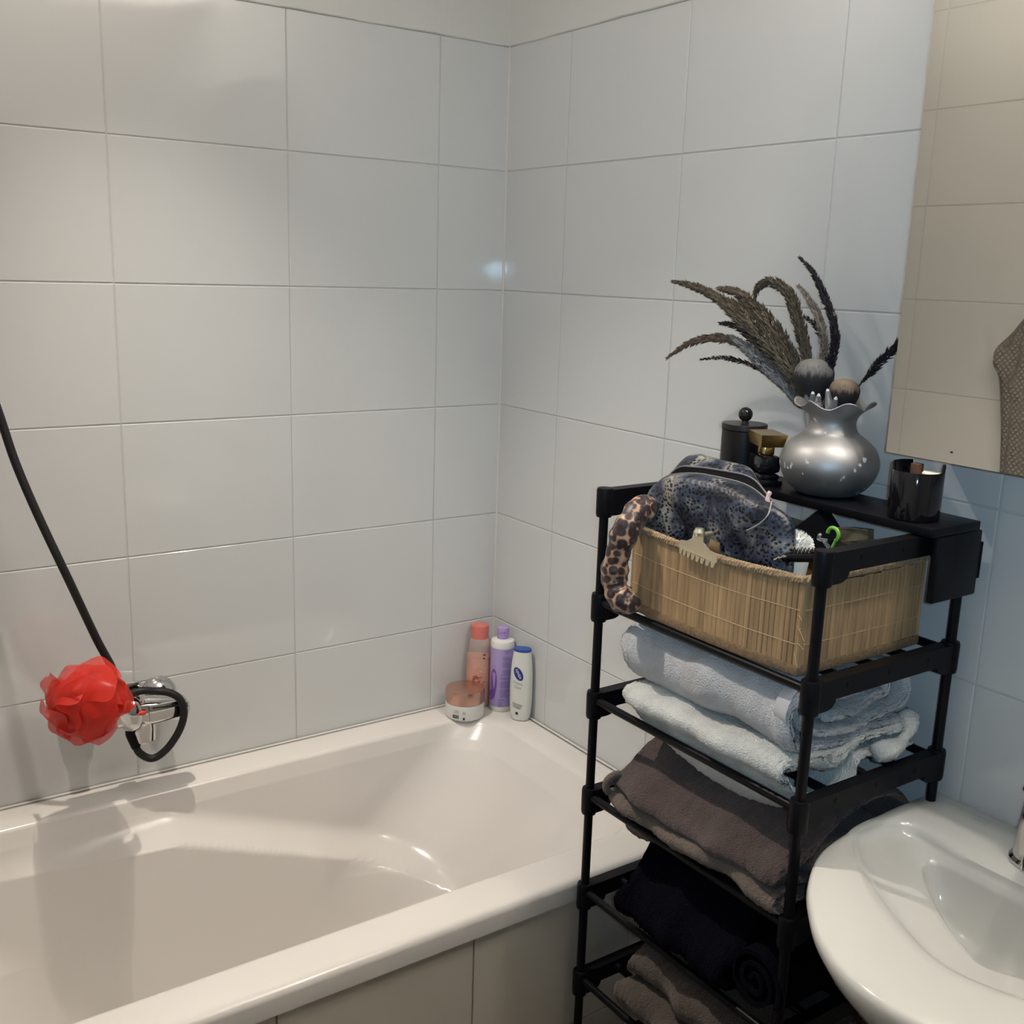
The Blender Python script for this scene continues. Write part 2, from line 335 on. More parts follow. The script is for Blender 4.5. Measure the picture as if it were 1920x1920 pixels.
def cols(first, w_, end):
    out = [(0, first)]; a = first
    while a < end - 1e-6: out.append((a, min(a + w_, end))); a += w_
    return out
rows = [(max(0, Z0 + k * H), Z0 + (k + 1) * H) for k in range(-4, 5)]
wb = struct(MB().box(XL - .1, .12, .0014, .12, 0, CEIL).build('wall_back', MT['grout']))
for a, b in cols(A0, W, -XL):
    for z0, z1 in rows:
        if z1 < .5: continue
        tile(wb, 'y', (-(a + b) / 2, 0, (z0 + z1) / 2), b - a, z1 - z0, MT['tile'], 0)
def plaster(name, axis, a0, a1, z0, z1, parent):
    """painted plaster above the tiles, lower edge uneven"""
    n = 60; front = []; mb = MB()
    lo = [z0 + .0006 * math.sin(i * 1.7) + .0008 * math.sin(i * .61 + 1) for i in range(n + 1)]
    def p(a, z, d): return (a, d, z) if axis == 'y' else (d, a, z)
    A = [a0 + (a1 - a0) * i / n for i in range(n + 1)]
    mb.loft([[p(A[i], z1, -.003) for i in range(n + 1)], [p(A[i], lo[i] + .002, -.003) for i in range(n + 1)], [p(A[i], lo[i], -.001) for i in range(n + 1)], [p(A[i], lo[i], .0035) for i in range(n + 1)]], closed=False)
    return mb.build(name, MT['plaster'], parent)
plaster('plaster_band', 'y', XL, 0, WALLTOP - .001, CEIL, wb)
wr = struct(MB().box(.0014, .12, YF - .1, .003, 0, CEIL).build('wall_right', MT['grout']))
for a, b in cols(B0, W, -YF):
    for z0, z1 in rows: tile(wr, 'x', (0, -(a + b) / 2, (z0 + z1) / 2), b - a, z1 - z0, MT['tile'], 0)
plaster('plaster_band', 'x', YF, 0, WALLTOP - .001, CEIL, wr)
wl = struct(MB().box(XL - .1, XL - .0014, YF - .1, .003, 0, CEIL).build('wall_left', MT['grout']))
for a, b in cols(.125, W, 2.11):
    for z0, z1 in rows:
        if z1 < .5 and b < .8: continue
        tile(wl, 'X', (XL, -(a + b) / 2, (z0 + z1) / 2), b - a, z1 - z0, MT['tile'], 0)
    for z0, z1 in ((WALLTOP, WALLTOP + H), (WALLTOP + H, CEIL)): tile(wl, 'X', (XL, -(a + b) / 2, (z0 + z1) / 2), b - a, z1 - z0, MT['tile'], 0)
struct(MB().tube([(-.0005, -.0005, RIM_), (-.0005, -.0005, WALLTOP)], .0026, 8).build('trim_1', MT['seal']))
struct(MB().box(XL - .1, .12, YF - .1, YF, 0, CEIL).build('wall_front', MT['plaster']))
struct(MB().box(XL - .1, .12, YF - .1, .12, CEIL, CEIL + .05).build('ceiling', MT['ceiling']))
fl = struct(MB().box(XL - .1, .12, YF - .1, .12, -.06, -.003).build('floor', MT['grout']))
for i in range(5):
    for j in range(8):
        y1 = -.70 - j * .3
        if y1 - .3 < YF: continue
        x0 = XL + i * .309
        tile(fl, 'z', (x0 + .1545, y1 - .15, 0), .309, .3, MT['floor'], 0, 'floor_tile')

# ================================================================== BATHTUB
RIM = .59
def rrect(x0, x1, y0, y1, r, z, ns=60, nc=14):
    r = min(r, (x1 - x0) / 2 - .001, (y1 - y0) / 2 - .001); P = []
    for cx, cy, a0, ax, ay, bx, by in ((x1 - r, y1 - r, 0, x1, y0 + r, x1, y1 - r), (x0 + r, y1 - r, 90, x1 - r, y1, x0 + r, y1), (x0 + r, y0 + r, 180, x0, y1 - r, x0, y0 + r), (x1 - r, y0 + r, 270, x0 + r, y0, x1 - r, y0)):
        for i in range(ns): t = i / ns; P.append([ax + (bx - ax) * t, ay + (by - ay) * t, z])
        for i in range(nc): a = math.radians(a0 + 90 * i / nc); P.append([cx + r * math.cos(a), cy + r * math.sin(a), z])
    return np.array(P)
tub = thing('bathtub', 'white built-in bathtub with cream tiled front panel along the tiled wall', 'bathtub', (-.77, -.37, 0))
mb = MB(); ox0, ox1, oy0, oy1 = XL + .004, -.004, -.742, -.004
L = [rrect(ox0 + .01, ox1 - .01, oy0 + .012, oy1 - .01, .01, .545), rrect(ox0, ox1, oy0, oy1, .012, .552), rrect(ox0, ox1, oy0, oy1, .012, .578), rrect(ox0 + .002, ox1 - .002, oy0 + .003, oy1 - .002, .012, .5855), rrect(ox0 + .006, ox1 - .006, oy0 + .009, oy1 - .006, .012, .5897), rrect(ox0 + .012, ox1 - .012, oy0 + .018, oy1 - .012, .012, RIM)]
ix0, ix1, iy0, iy1 = -1.45, -.075, -.655, -.085
L.append(rrect(ix0 - .014, ix1 + .02, iy0 - .010, iy1 + .008, .10, RIM))
L.append(rrect(ix0 - .006, ix1 + .008, iy0 - .003, iy1 + .002, .10, RIM - .0015))
def sm(t): t = min(max(t, 0), 1); return t * t * (3 - 2 * t)
zs = list(np.linspace(RIM - .006, .20, 210))
for z in zs:
    t = (RIM - z) / .43
    ins = .006 * min(1, t * 12) + .055 * t
    rx = .012 * min(1, t * 8) + .33 * t ** 1.15 - .02 * t
    lp = rrect(ix0 + .01 + .26 * t, ix1 - rx, iy0 + ins, iy1 - ins, .10 + .16 * min(1, t * 1.6), z)
    for p in lp:                                             # contoured arm-rest ledge along the back wall
        x, y = p[0], p[1]
        zl = .335 + .375 * (-.30 - x)
        wgt = sm((y + .40) / .18) * sm((x + 1.25) / .5) * sm((-.12 - x) / .22)
        k_ = min(max((min(zl, .52) + .040 - z) / .052, 0), 1); p[1] -= .055 * wgt * k_ ** 2.2
    L.append(lp)
last = L[-1]
for k, (dz, sc) in enumerate([(.018, .985), (.030, .95), (.036, .90), (.038, .5)]):
    q = last.copy(); c = q.mean(0); q[:, :2] = c[:2] + (q[:, :2] - c[:2]) * sc; q[:, 2] = .20 - dz; L.append(q)
mb.loft(L, True, False, True)
mb.build('basin', MT['acryl'], tub, sharp=50)
pan = MB().box(XL + .004, -.004, -.724, -.70, 0, .546).build('front_panel', MT['grout'], tub)
for i, x1 in enumerate((-.1835 + W * .0, -.5138, -.8441, -1.1744)):
    xa = -.004 if i == 0 else x1 + W; xb = x1 if i == 0 else x1
    for z0, z1 in ((.302, .549), (.052, .302), (0, .052)):
        tile(pan, 'y', ((xa + xb) / 2, -.731, (z0 + z1) / 2), xa - xb, z1 - z0, MT['tile_dull'], 0)
for z0, z1 in ((.302, .549), (.052, .302), (0, .052)): tile(pan, 'y', ((-1.1744 + XL + .004) / 2, -.731, (z0 + z1) / 2), -1.1744 - XL - .004, z1 - z0, MT['tile_dull'], 0)
mb = MB(); mb.tube([(XL + .005, -.0048, RIM + .0008), (-.005, -.0048, RIM + .0004)], .0024, 8); mb.tube([(-.0048, -.005, RIM + .0008), (-.0048, -.74, RIM + .0004)], .0024, 8)
mb.build('sealant', MT['seal'], tub)

# ================================================================== RACK
XFR, XBK, YL, YR = -.327, -.040, -.772, -1.183
LEV = [1.263, 1.098, .938, .773, .603, .441, .279, .117]
rack = thing('storage_rack', 'tall black stackable rack with thin tube posts between bathtub and washbasin', 'rack', (-.18, -.98, 0))
def side_bar(y, z):
    mb = MB()
    for x in (XFR, XBK):
        mb.lathe([(.0115, -.044), (.0125, -.040), (.0128, -.004), (.0118, 0), (.0072, .0005)], (x, y, z), 20)
    # moulded bar with curved gussets under both ends, a shape in the x-z plane with thickness in y
    x0, x1 = XFR + .004, XBK - .004; prof = [(x0, -.002), (x1, -.002), (x1, -.042), (x1 - .016, -.042)]
    for i in range(6): a = PI / 2 * i / 5; prof.append((x1 - .016 - .018 * math.sin(a) , -.042 + .013 * (1 - math.cos(a))))
    for i in range(6): a = PI / 2 * (1 - i / 5); prof.append((x0 + .016 + .018 * math.sin(a), -.042 + .013 * (1 - math.cos(a))))
    prof += [(x0 + .016, -.042), (x0, -.042)]
    c = .0015
    loops = [[(px, y + d, z + pz) for px, pz in prof] for d in (-.0095, .0095)]
    mb.loft(loops, True, True, True)
    return mb
for z in LEV:
    for y in (YL, YR):
        sb = side_bar(y, z).build('side_bar', MT['black_plastic'], rack, sharp=40)
        for x in (XFR + .06, (XFR + XBK) / 2, XBK - .06):      # little moulded pin heads on the outside
            MB().lathe([(.0035, 0), (.003, .0015)], (0, 0, 0), 8)
            m_ = MB(); s_ = -1 if y == YR else 1
            m_.tube([(x, y + s_ * .009, z - .014), (x, y + s_ * .0105, z - .014)], .0035, 8); m_.build('pin', MT['black_plastic'], sb)
    for x in ((XBK,) if z == LEV[0] else (XFR, -.255, -.183, -.111, XBK)):
        MB().tube([(x, YL - .005, z - .014), (x, YR + .005, z - .014)], .0062, 12).build('rail', MT['black_tube'], rack)
for i in range(len(LEV)):
    zt = LEV[i] - .040 if i else None
    z1 = LEV[i] - .02; z0 = LEV[i + 1] - .003 if i + 1 < len(LEV) else 0.0
    for x in (XFR, XBK):
        for y in (YL, YR): MB().tube([(x, y, z0), (x, y, z1)], .0071, 14).build('post', MT['black_tube'], rack)
# black bridge board lying over the back of the rack, with legs turned down at both ends
rs = thing('shelf_riser', 'long black board with turned-down end panels lying over the back of the rack', 'shelf', (-.08, -.99, 1.1))
mb = MB(); mb.box(-.156, -.053, -1.212, -.745, 1.2635, 1.2755, .0015); mb.build('board', MT['black_board'], rs)
for ya in (-1.212, -.756):
    mb = MB(); mb.box(-.140, -.045, ya, ya + .0115, 1.174, 1.2632, .003); mb.box(-.045, -.040, ya, ya + .0115, 1.196, 1.246, .001); mb.build('end_panel', MT['black_board'], rs)
BT = 1.2758

# ================================================================== BAMBOO BASKET
bx0, bx1, by0, by1, bz0, bz1 = -.318, -.078, -1.152, -.836, 1.0915, 1.216
bk = thing('bamboo_basket', 'rectangular bamboo slat basket with braided rim on the second rack level', 'basket', (-.2, -1.0, bz0))
def wall_slats(p0, p1, n, nrm):
    p0 = Vector(p0); p1 = Vector(p1); d = (p1 - p0); ln = d.length; d.normalize(); w_ = ln / n; nm = Vector(nrm)
    bul = .008
    for i in range(n):
        t = (i + .5) / n; c = p0 + d * (ln * t) + nm * (bul * (1 - (2 * t - 1) ** 2) * (1 if n > 35 else .3) + random.uniform(0, .0006))
        ww = w_ * .965; V = []; top = bz1 - .004 - .005 * math.sin(PI * t) + random.uniform(-.001, .001)
        lean = .008
        for z, o_ in ((bz0 + .006, 0.), (top, -lean * .0)):
            for a, dd in ((-ww / 2, .0), (-ww / 2, .0014), (-ww * .3, .002), (ww * .3, .002), (ww / 2, .0014), (ww / 2, .0)):
                V.append(c + d * a + nm * (dd + o_) + Vector((0, 0, z - c.z)))
        m_ = MB(); m_.loft([V[:6], V[6:]], True, True, True); m_.build('slat', MT['bamboo'], bk, smooth=False)
wall_slats((bx0, by1, bz0), (bx0, by0, bz0), 40, (-1, 0, 0)); wall_slats((bx0, by0, bz0), (bx1, by0, bz0), 28, (0, -1, 0))
wall_slats((bx1, by0, bz0), (bx1, by1, bz0), 36, (1, 0, 0)); wall_slats((bx1, by1, bz0), (bx0, by1, bz0), 24, (0, 1, 0))
for cx_, cy_ in ((bx0, by0), (bx0, by1), (bx1, by0), (bx1, by1)):   # rounded corner slats
    mb = MB(); mb.tube([(cx_, cy_, bz0 + .006), (cx_, cy_, bz1 - .005)], .0038, 8); mb.build('slat', MT['bamboo'], bk)
mb = MB(); t_ = .001
for a in ((bx0 + .0, bx0 + t_, by0, by1), (bx1 - t_, bx1, by0, by1), (bx0, bx1, by0, by0 + t_), (bx0, bx1, by1 - t_, by1)): mb.box(*a, bz0 + .001, bz1 - .012)
mb.box(bx0, bx1, by0, by1, bz0 + .001, bz0 + .003); mb.build('lining', MT['bamboo_in'], bk, smooth=False)
def rim_path(z, off, dip, nseg=40):
    P = []; r = .012
    cs = [(bx0 - off, by1 + off), (bx0 - off, by0 - off), (bx1 + off, by0 - off), (bx1 + off, by1 + off)]
    for k in range(4):
        a, b = cs[k], cs[(k + 1) % 4]
        for i in range(nseg):
            t = i / nseg; x = a[0] + (b[0] - a[0]) * t; y = a[1] + (b[1] - a[1]) * t
            bul = .008 * (1 - (2 * t - 1) ** 2) * (1 if k in (0, 2) else .3)
            nx, ny = [(-1, 0), (0, -1), (1, 0), (0, 1)][k]
            P.append((x + nx * bul, y + ny * bul, z - dip * math.sin(PI * t) * (1 if k in (0, 2) else 0)))
    return np.array(P)
def braid(name, z, off, dip, r1, strands, turns, mat, flat=1.):
    base = resample(rim_path(z, off, dip), 520, True); T = np.roll(base, -1, 0) - np.roll(base, 1, 0); T /= np.linalg.norm(T, axis=1)[:, None]
    nrm = np.cross(T, [0, 0, 1]); mb = MB()
    for s in range(strands):
        ph = np.linspace(0, turns * 2 * PI, 520, endpoint=False) + s * 2 * PI / strands
        P = base + nrm * (np.cos(ph) * r1)[:, None] + np.array([0, 0, 1]) * (np.sin(ph) * r1 * flat)[:, None]
        mb.tube(P, r1 * .85, 5, closed=True)
    return mb.build(name, mat, bk)
braid('braided_rim', bz1 + .001, .0025, .005, .0032, 3, 90, MT['rope'], 1.3)
base = resample(rim_path(0, .0005, 0), 240, True); T_ = np.roll(base, -1, 0) - np.roll(base, 1, 0); T_ /= np.linalg.norm(T_, axis=1)[:, None]; N_ = np.cross(T_, [0, 0, 1])
sg_ = 1 if (N_[20] @ np.array([-1, 0, 0])) > 0 else -1
lps = [[tuple(base[i] + N_[i] * sg_ * d_ + np.array([0, 0, z_])) for i in range(240)] for d_, z_ in ((0, bz0 + .0005), (.0035, bz0 + .0005), (.0045, bz0 + .003), (.0045, bz0 + .011), (.0035, bz0 + .0135), (.001, bz0 + .0135))]
MB().loft(lps, True).build('bottom_binding', MT['binding'], bk)
for zf in (.33, .69):
    z = bz0 + (bz1 - bz0) * zf; P = resample(rim_path(z, .0022, .004 * zf), 160, True)
    MB().tube(P, .0006, 5, closed=True).build('stitching', MT['thread'], bk)
mb = MB()
for k in range(5):
    a = np.array([bx0 - .003, by0 + .004, bz0 + .03 + .012 * k]); d_ = np.array([-.004, -.006 - .003 * (k % 2), .006 * (k % 3 - 1)])
    mb.tube(catmull([a, a + d_ + [0, .002, .003], a + d_ * 2.2], 4), .0004, 4)
mb.build('frayed_thread', MT['thread'], bk)

# ================================================================== COSMETIC BAG
cb = thing('cosmetic_bag', 'bulging snakeskin print zip bag lying in the bamboo basket', 'bag', (-.2, -.95, bz0 + .005))
def bag_sec(x, yl, yr, hh, dz=0., n=96, ex=3.2):
    P = []; yc = (yl + yr) / 2; hw = (yl - yr) / 2
    for i in range(n):
        a = 2 * PI * i / n; c, s = math.cos(a), math.sin(a)
        y = yc - hw * math.copysign(abs(c) ** (2 / ex), c); z = 1.205 + dz + hh * math.copysign(abs(s) ** (2 / ex), s)
        P.append((x + .004 * math.sin(2.6 * a + 1) + .003 * math.sin(7 * a + x * 30), y, max(z, bz0 + .006) + .0022 * math.sin(6 * a + x * 50) * (s > 0)))
    return P
front = [bag_sec(-.300, -.90, -1.03, .045, -.01), bag_sec(-.304, -.865, -1.06, .068, -.006), bag_sec(-.303, -.84, -1.085, .084, -.004), bag_sec(-.298, -.825, -1.098, .094, -.001), bag_sec(-.289, -.816, -1.104, .098), bag_sec(-.280, -.812, -1.100, .0995), bag_sec(-.272, -.811, -1.088, .099)]
back = [bag_sec(-.250, -.808, -1.05, .106), bag_sec(-.243, -.806, -1.035, .112), bag_sec(-.230, -.802, -1.010, .117, .001), bag_sec(-.212, -.803, -.985, .116), bag_sec(-.196, -.81, -.965, .106), bag_sec(-.186, -.825, -.95, .088), bag_sec(-.184, -.86, -.92, .05)]
MB().loft(front, True, True, False).build('front_panel', MT['snake'], cb, sharp=70)
MB().loft(back, True, False, True).build('back_panel', MT['snake'], cb, sharp=70)
MB().loft([bag_sec(-.272, -.811, -1.088, .0985), bag_sec(-.268, -.819, -1.072, .094), bag_sec(-.262, -.821, -1.062, .092), bag_sec(-.255, -.818, -1.056, .096), bag_sec(-.250, -.808, -1.05, .1055)]).build('zip_tape', MT['bag_dark'], cb, sharp=80)
mb = MB(); mb.tube(np.array(bag_sec(-.2725, -.8105, -1.0885, .0996)), .0014, 6, closed=True); mb.tube(np.array(bag_sec(-.2495, -.8075, -1.0505, .1066)), .0014, 6, closed=True)
mb.build('piping', M('grey_piping', (.16, .155, .15), rough=.5), cb)
p = pix(1447, 935, 0, -.275); mb = MB(); mb.tube(catmull([p + Vector((-.004, .000, .010)), p + Vector((-.008, 0, .002)), p + Vector((-.010, -.003, -.012))], 5), [.0022, .003, .0034, .003, .0026, .003, .0034, .0036, .003, .002, .001], 8)
mb.build('zip_pull', MT['pink'], cb)
mb = MB(); mb.tube(catmull([pix(1447, 940, 0, -.285), pix(1440, 965, 0, -.303), pix(1424, 982, 0, -.306), pix(1400, 995, 0, -.308)], 8), .0010, 5); mb.build('side_piping', M('pale_piping', (.30, .29, .28), rough=.5), cb)

# ================================================================== LEOPARD HEADBAND
pts = [(-.275, -.845, 1.205), (-.288, -.842, 1.236), pix(1200, 956, 0, -.325), pix(1178, 985, 0, -.352), pix(1161, 1030, 0, -.358), pix(1152, 1078, 0, -.359), pix(1158, 1112, 0, -.358), pix(1180, 1130, 0, -.350), (-.338, -.868, 1.112)]
P = catmull([tuple(q) for q in pts], 12); n_ = len(P)
mb = MB(); mb.tube(P, [(.0195 + .0012 * math.sin(i * .35) + .0010 * math.sin(i * .9 + 1)) * min(1, .55 + 3 * (i / n_), .45 + 4 * (1 - i / n_)) for i in range(n_)], 20)
for i, v in enumerate(mb.v):
    k, s = divmod(i, 20); mb.v[i] = tuple(np.array(v) + (np.array(P[min(k, n_ - 1)]) - np.array(v)) * (.05 * (.5 + .5 * math.sin(s * 1.9 + k * .35))))
tag(mb.build('headband', MT['leopard'], None, (-.34, -.85, 1.12), sharp=80), 'padded leopard print headband hanging over the basket corner', 'headband')

# ================================================================== HAIR CLAW CLIP on the basket rim
cl = thing('hair_claw_clip', 'pale gold metal hair claw clip with comb teeth on the basket rim', 'hair clip', (-.335, -.985, 1.21))
def clip_half(xs, flip):
    mb = MB(); top = [(-.009, .028), (.009, .028), (.011, .016), (.022, .009), (.036, .006), (.037, -.004)]
    n = 8; teeth = []
    for i in range(n):
        a = .036 - .072 * i / n; b_ = .036 - .072 * (i + 1) / n; m_ = (a + b_) / 2
        teeth += [(a, -.005), (a - .0012, -.013), (a - .0050, -.013), (b_ + .0012, -.005)]
    prof = top + teeth + [(-.037, -.004), (-.036, .006), (-.022, .009), (-.011, .016)]
    for off in (0, .0014): pass
    L0 = [(xs - flip * .010 * max(0, (-z + .006) / .02) ** 2 * 0 - flip * .004 * math.cos(y * 40), -.985 + y * .98, 1.216 + z - .15 * y * 0) for y, z in prof]
    L1 = [(x + .0016, y, z) for x, y, z in L0]
    c = Vector((xs, -.985, 1.216)); rot = Matrix.Rotation(math.radians(4), 3, 'X')
    L0 = [tuple(c + rot @ (Vector(q) - c)) for q in L0]; L1 = [tuple(c + rot @ (Vector(q) - c)) for q in L1]
    return mb.loft([L0, L1], True, True, True)
clip_half(-.338, 1).build('comb_half', MT['gold_clip'], cl, sharp=30)
o = clip_half(-.3135, -1).build('comb_half', MT['gold_clip'], cl, sharp=30); o.location.z -= .016
mb = MB(); mb.tube([(-.338, -.985, 1.238), (-.316, -.985, 1.238)], .004, 10); mb.build('hinge', MT['gold_clip'], cl)
mb = MB(); mb.lathe([(.001, -.006), (.006, -.005), (.008, 0), (.006, .005), (.001, .006)], (-.341, -.988, 1.244), 16); mb.build('finger_tab', MT['gold_clip'], cl)

# ================================================================== SMALL THINGS IN THE BASKET
c = Vector((-.262, -1.083, 1.234))
br = thing('bristle_brush', 'white round bristle brush beside the snakeskin bag in the basket', 'brush', (c.x, c.y, 1.19))
mb = MB(); mb.lathe([(.017, -.040), (.0215, -.008), (.021, .004), (.0165, .013), (.009, .0195), (.001, .0215)], tuple(c), 24); mb.build('bristle_core', MT['white_bristle'], br)
mb = MB()
for i in range(900):
    v = Vector(rng.normal(size=3)); v.z = abs(v.z) * .8 + .05; v.normalize()
    b0 = c + v * .0195; b1 = c + v * random.uniform(.0238, .0268); s = v.orthogonal().normalized() * .0009; t2 = v.cross(s)
    mb.add([b0 + s, b0 - s * .5 + t2 * .9, b0 - s * .5 - t2 * .9, b1 + s * .5, b1 - s * .4], [(0, 1, 4, 3), (1, 2, 4), (2, 0, 3, 4), (0, 2, 1)])
o = mb.build('bristles', MT['white_bristle'], br, smooth=False); o['kind'] = 'stuff'
hc = thing('hair_comb', 'black comb with upright teeth in front of the white bristle brush', 'comb', (-.29, -1.10, 1.2))
pa, pb = pix(1476, 1046, 0, -.298), pix(1528, 1046, 0, -.298); d_ = (pb - pa)
mb = MB(); mb.tube([pa, pb + d_ * .2], .0055, 10); mb.build('spine', MT['black_plastic'], hc)
mb = MB(); mb.lathe([(.001, -.007), (.006, -.004), (.007, 0), (.006, .004), (.001, .007)], tuple(pa), 14); mb.build('end_knob', MT['black_plastic'], hc)
for i in range(15):
    q = pa + d_ * ((i + 1.2) / 15); mb = MB(); mb.tube([q, q + Vector((.001, -.003, .012 + .002 * (i % 2)))], [.0013, .0006], 5); mb.build('tooth', MT['black_plastic'], hc)
q = [pix(1478, 1000, 0, -.15), pix(1533, 957, 0, -.15), pix(1565, 1010, 0, -.15), pix(1510, 1052, 0, -.15)]
mb = MB(); nrm = Vector((.9, .0, .25)).normalized(); mb.loft([[tuple(a) for a in q], [tuple(a + nrm * .02) for a in q]], True, True, True)
tag(mb.build('cosmetics_box', MT['black_satin'], None, tuple((q[0] + q[2]) / 2)), 'plain black box tilted on its corner inside the basket', 'box')
q0 = pix(1562, 1002, 0, -.20); mb = MB(); A_ = [math.radians(a) for a in range(-60, 200, 20)]
mb.tube([q0 + Vector((0, -.009 * math.cos(a), .009 * math.sin(a))) for a in A_] , .0026, 8); mb.tube([q0 + Vector((0, -.0045, -.008)), q0 + Vector((-.003, .003, -.03))], .002, 6)
tag(mb.build('hair_tie_hook', MT['green'], None, tuple(q0)), 'small bright green plastic ring beside the black box in the basket', 'hair tie')
pc = thing('printed_pouch', 'olive brown printed flat pouch at the right end of the basket', 'pouch', tuple(pix(1595, 1005, 0, -.14)))
q = [pix(1562, 1018, 0, -.14), pix(1560, 990, 0, -.14), pix(1595, 990, 0, -.14), pix(1628, 994, 0, -.14), pix(1628, 1012, 0, -.14)]
mb = MB(); mb.loft([[tuple(a - Vector((.0, 0, 0))) for a in q], [tuple(a + Vector((-.004, 0, .0))) for a in q], [tuple(a * 1 + Vector((.010, 0, -.001))) for a in q]], True, False, False)
mb = MB(); mb.loft([[tuple(a) for a in q], [tuple(a + Vector((.012, 0, 0))) for a in q]], True, True, True); mb.build('pouch_body', MT['olive'], pc)
mb = MB(); mb.tube([q[1] + Vector((-.0005, 0, .0)), q[2] + Vector((-.0005, 0, 0)), q[3] + Vector((-.0005, 0, 0))], .0012, 6); mb.build('pouch_seam', MT['rope'], pc)
for k, (u, v) in enumerate([(1543, 1012), (1549, 1020), (1536, 1006)]):
    c0 = pix(u, v, 0, -.20); mb = MB(); mb.rbox(Matrix.Translation(c0) @ Matrix.Rotation(k * 1.1, 4, 'X') @ Matrix.Rotation(.5, 4, 'Z'), .005, .012, .004, .001)
    tag(mb.build('clear_clip', MT['clear'], None, tuple(c0)), ['tiny clear hair clip beside the white brush, middle one', 'tiny clear hair clip beside the white brush, lowest one', 'tiny clear hair clip against the black box, topmost one'][k], 'hair clip', 'clear hair clips in the basket')
mb = MB(); q0 = pix(1452, 1050, 0, -.305); q1 = pix(1474, 1044, 0, -.305)
for k in range(5): a = q0 + (q1 - q0) * (k / 5); mb.tube([a, a + (q1 - q0) * .24 + Vector((0, 0, .002 * (k % 2)))], .0018, 6)
tag(mb.build('hair_slide', MT['chrome'], None, tuple(q0)), 'thin silver hair slide lying behind the basket rim', 'hair clip')

# ================================================================== THINGS ON THE BOARD
j = thing('lidded_jar', 'black cylindrical jar with ball knob lid at left of the vase', 'jar', (-.098, -.828, BT))
MB().lathe([(.033, 0), (.0345, .002), (.0345, .070), (.033, .0705)], (-.098, -.828, BT), 48).build('body', M('dark_smoked_glass', (.010, .009, .009), rough=.3, spec=.4), j)
mb = MB(); mb.lathe([(.0335, .0708), (.0352, .0715), (.0352, .079), (.034, .080), (.006, .0805), (.005, .084)], (-.098, -.828, BT), 48); ld = mb.build('lid', M('black_lid', (.012, .011, .011), rough=.35), j)
MB().lathe([(.001, -.0112)] + [(.0112 * math.sin(PI * k / 10), -.0112 * math.cos(PI * k / 10)) for k in range(1, 10)] + [(.001, .0112)], (-.098, -.828, BT + .094), 24).build('knob', MT['black_glass'], ld)
pf = thing('perfume_bottle', 'black perfume bottle with a wide flat gold cap beside the vase', 'perfume', (-.122, -.896, BT))
rz = Matrix.Translation((-.122, -.896, BT)) @ Matrix.Rotation(math.radians(-28), 4, 'Z')
mb = MB(); mb.rbox(rz @ Matrix.Translation((0, 0, .0045)), .036, .066, .009, .002); mb.build('glass_base', MT['black_glass'], pf)
mb = MB(); mb.rbox(rz @ Matrix.Translation((0, 0, .013)), .030, .056, .008, .003); mb.rbox(rz @ Matrix.Translation((0, 0, .031)), .034, .052, .026, .006); mb.build('body', MT['black_glass'], pf)
mb = MB(); mb.rbox(rz @ Matrix.Translation((-.003, .008, .051)), .012, .009, .014, .001); mb.rbox(rz @ Matrix.Translation((0, -.008, .051)), .016, .018, .013, .002); mb.build('neck', MT['gold'], pf)
L0 = [rz @ Vector((x, y, .058)) for x, y in ((-.017, -.026), (.017, -.026), (.017, .029), (-.017, .029))]; L1 = [rz @ Vector((x, y, .077)) for x, y in ((-.020, -.034), (.020, -.034), (.020, .031), (-.020, .031))]
mb = MB(); mb.loft([[tuple(a) for a in L0], [tuple(a) for a in L1]], True, True, True); mb.build('cap', MT['gold'], pf)

VX, VY = -.095, -.993
vs = thing('vase', 'bulbous worn silver vase with fluted mouth holding dried grasses', 'vase', (VX, VY, BT))
def flute(r, z, a):
    k = sm((z - .105) / .03); return r * (1 + .09 * k * math.sin(6 * a + .4)), z + .0055 * k * math.sin(6 * a + 1.6)
prof = [(.030, 0), (.040, .001), (.050, .007), (.0605, .018), (.0675, .032), (.070, .045), (.0675, .058), (.060, .071), (.047, .082), (.0375, .089), (.033, .097), (.032, .105), (.0345, .113), (.041, .121), (.049, .1275), (.0525, .130), (.0515, .1315), (.047, .129), (.039, .121), (.032, .111), (.0295, .103), (.030, .09)]
mb = MB(); mb.lathe([tuple(q) for q in catmull(prof, 3)], (VX, VY, BT), 72, cap1=False, fn=flute); mb.build('body', MT['vase'], vs, sharp=60)
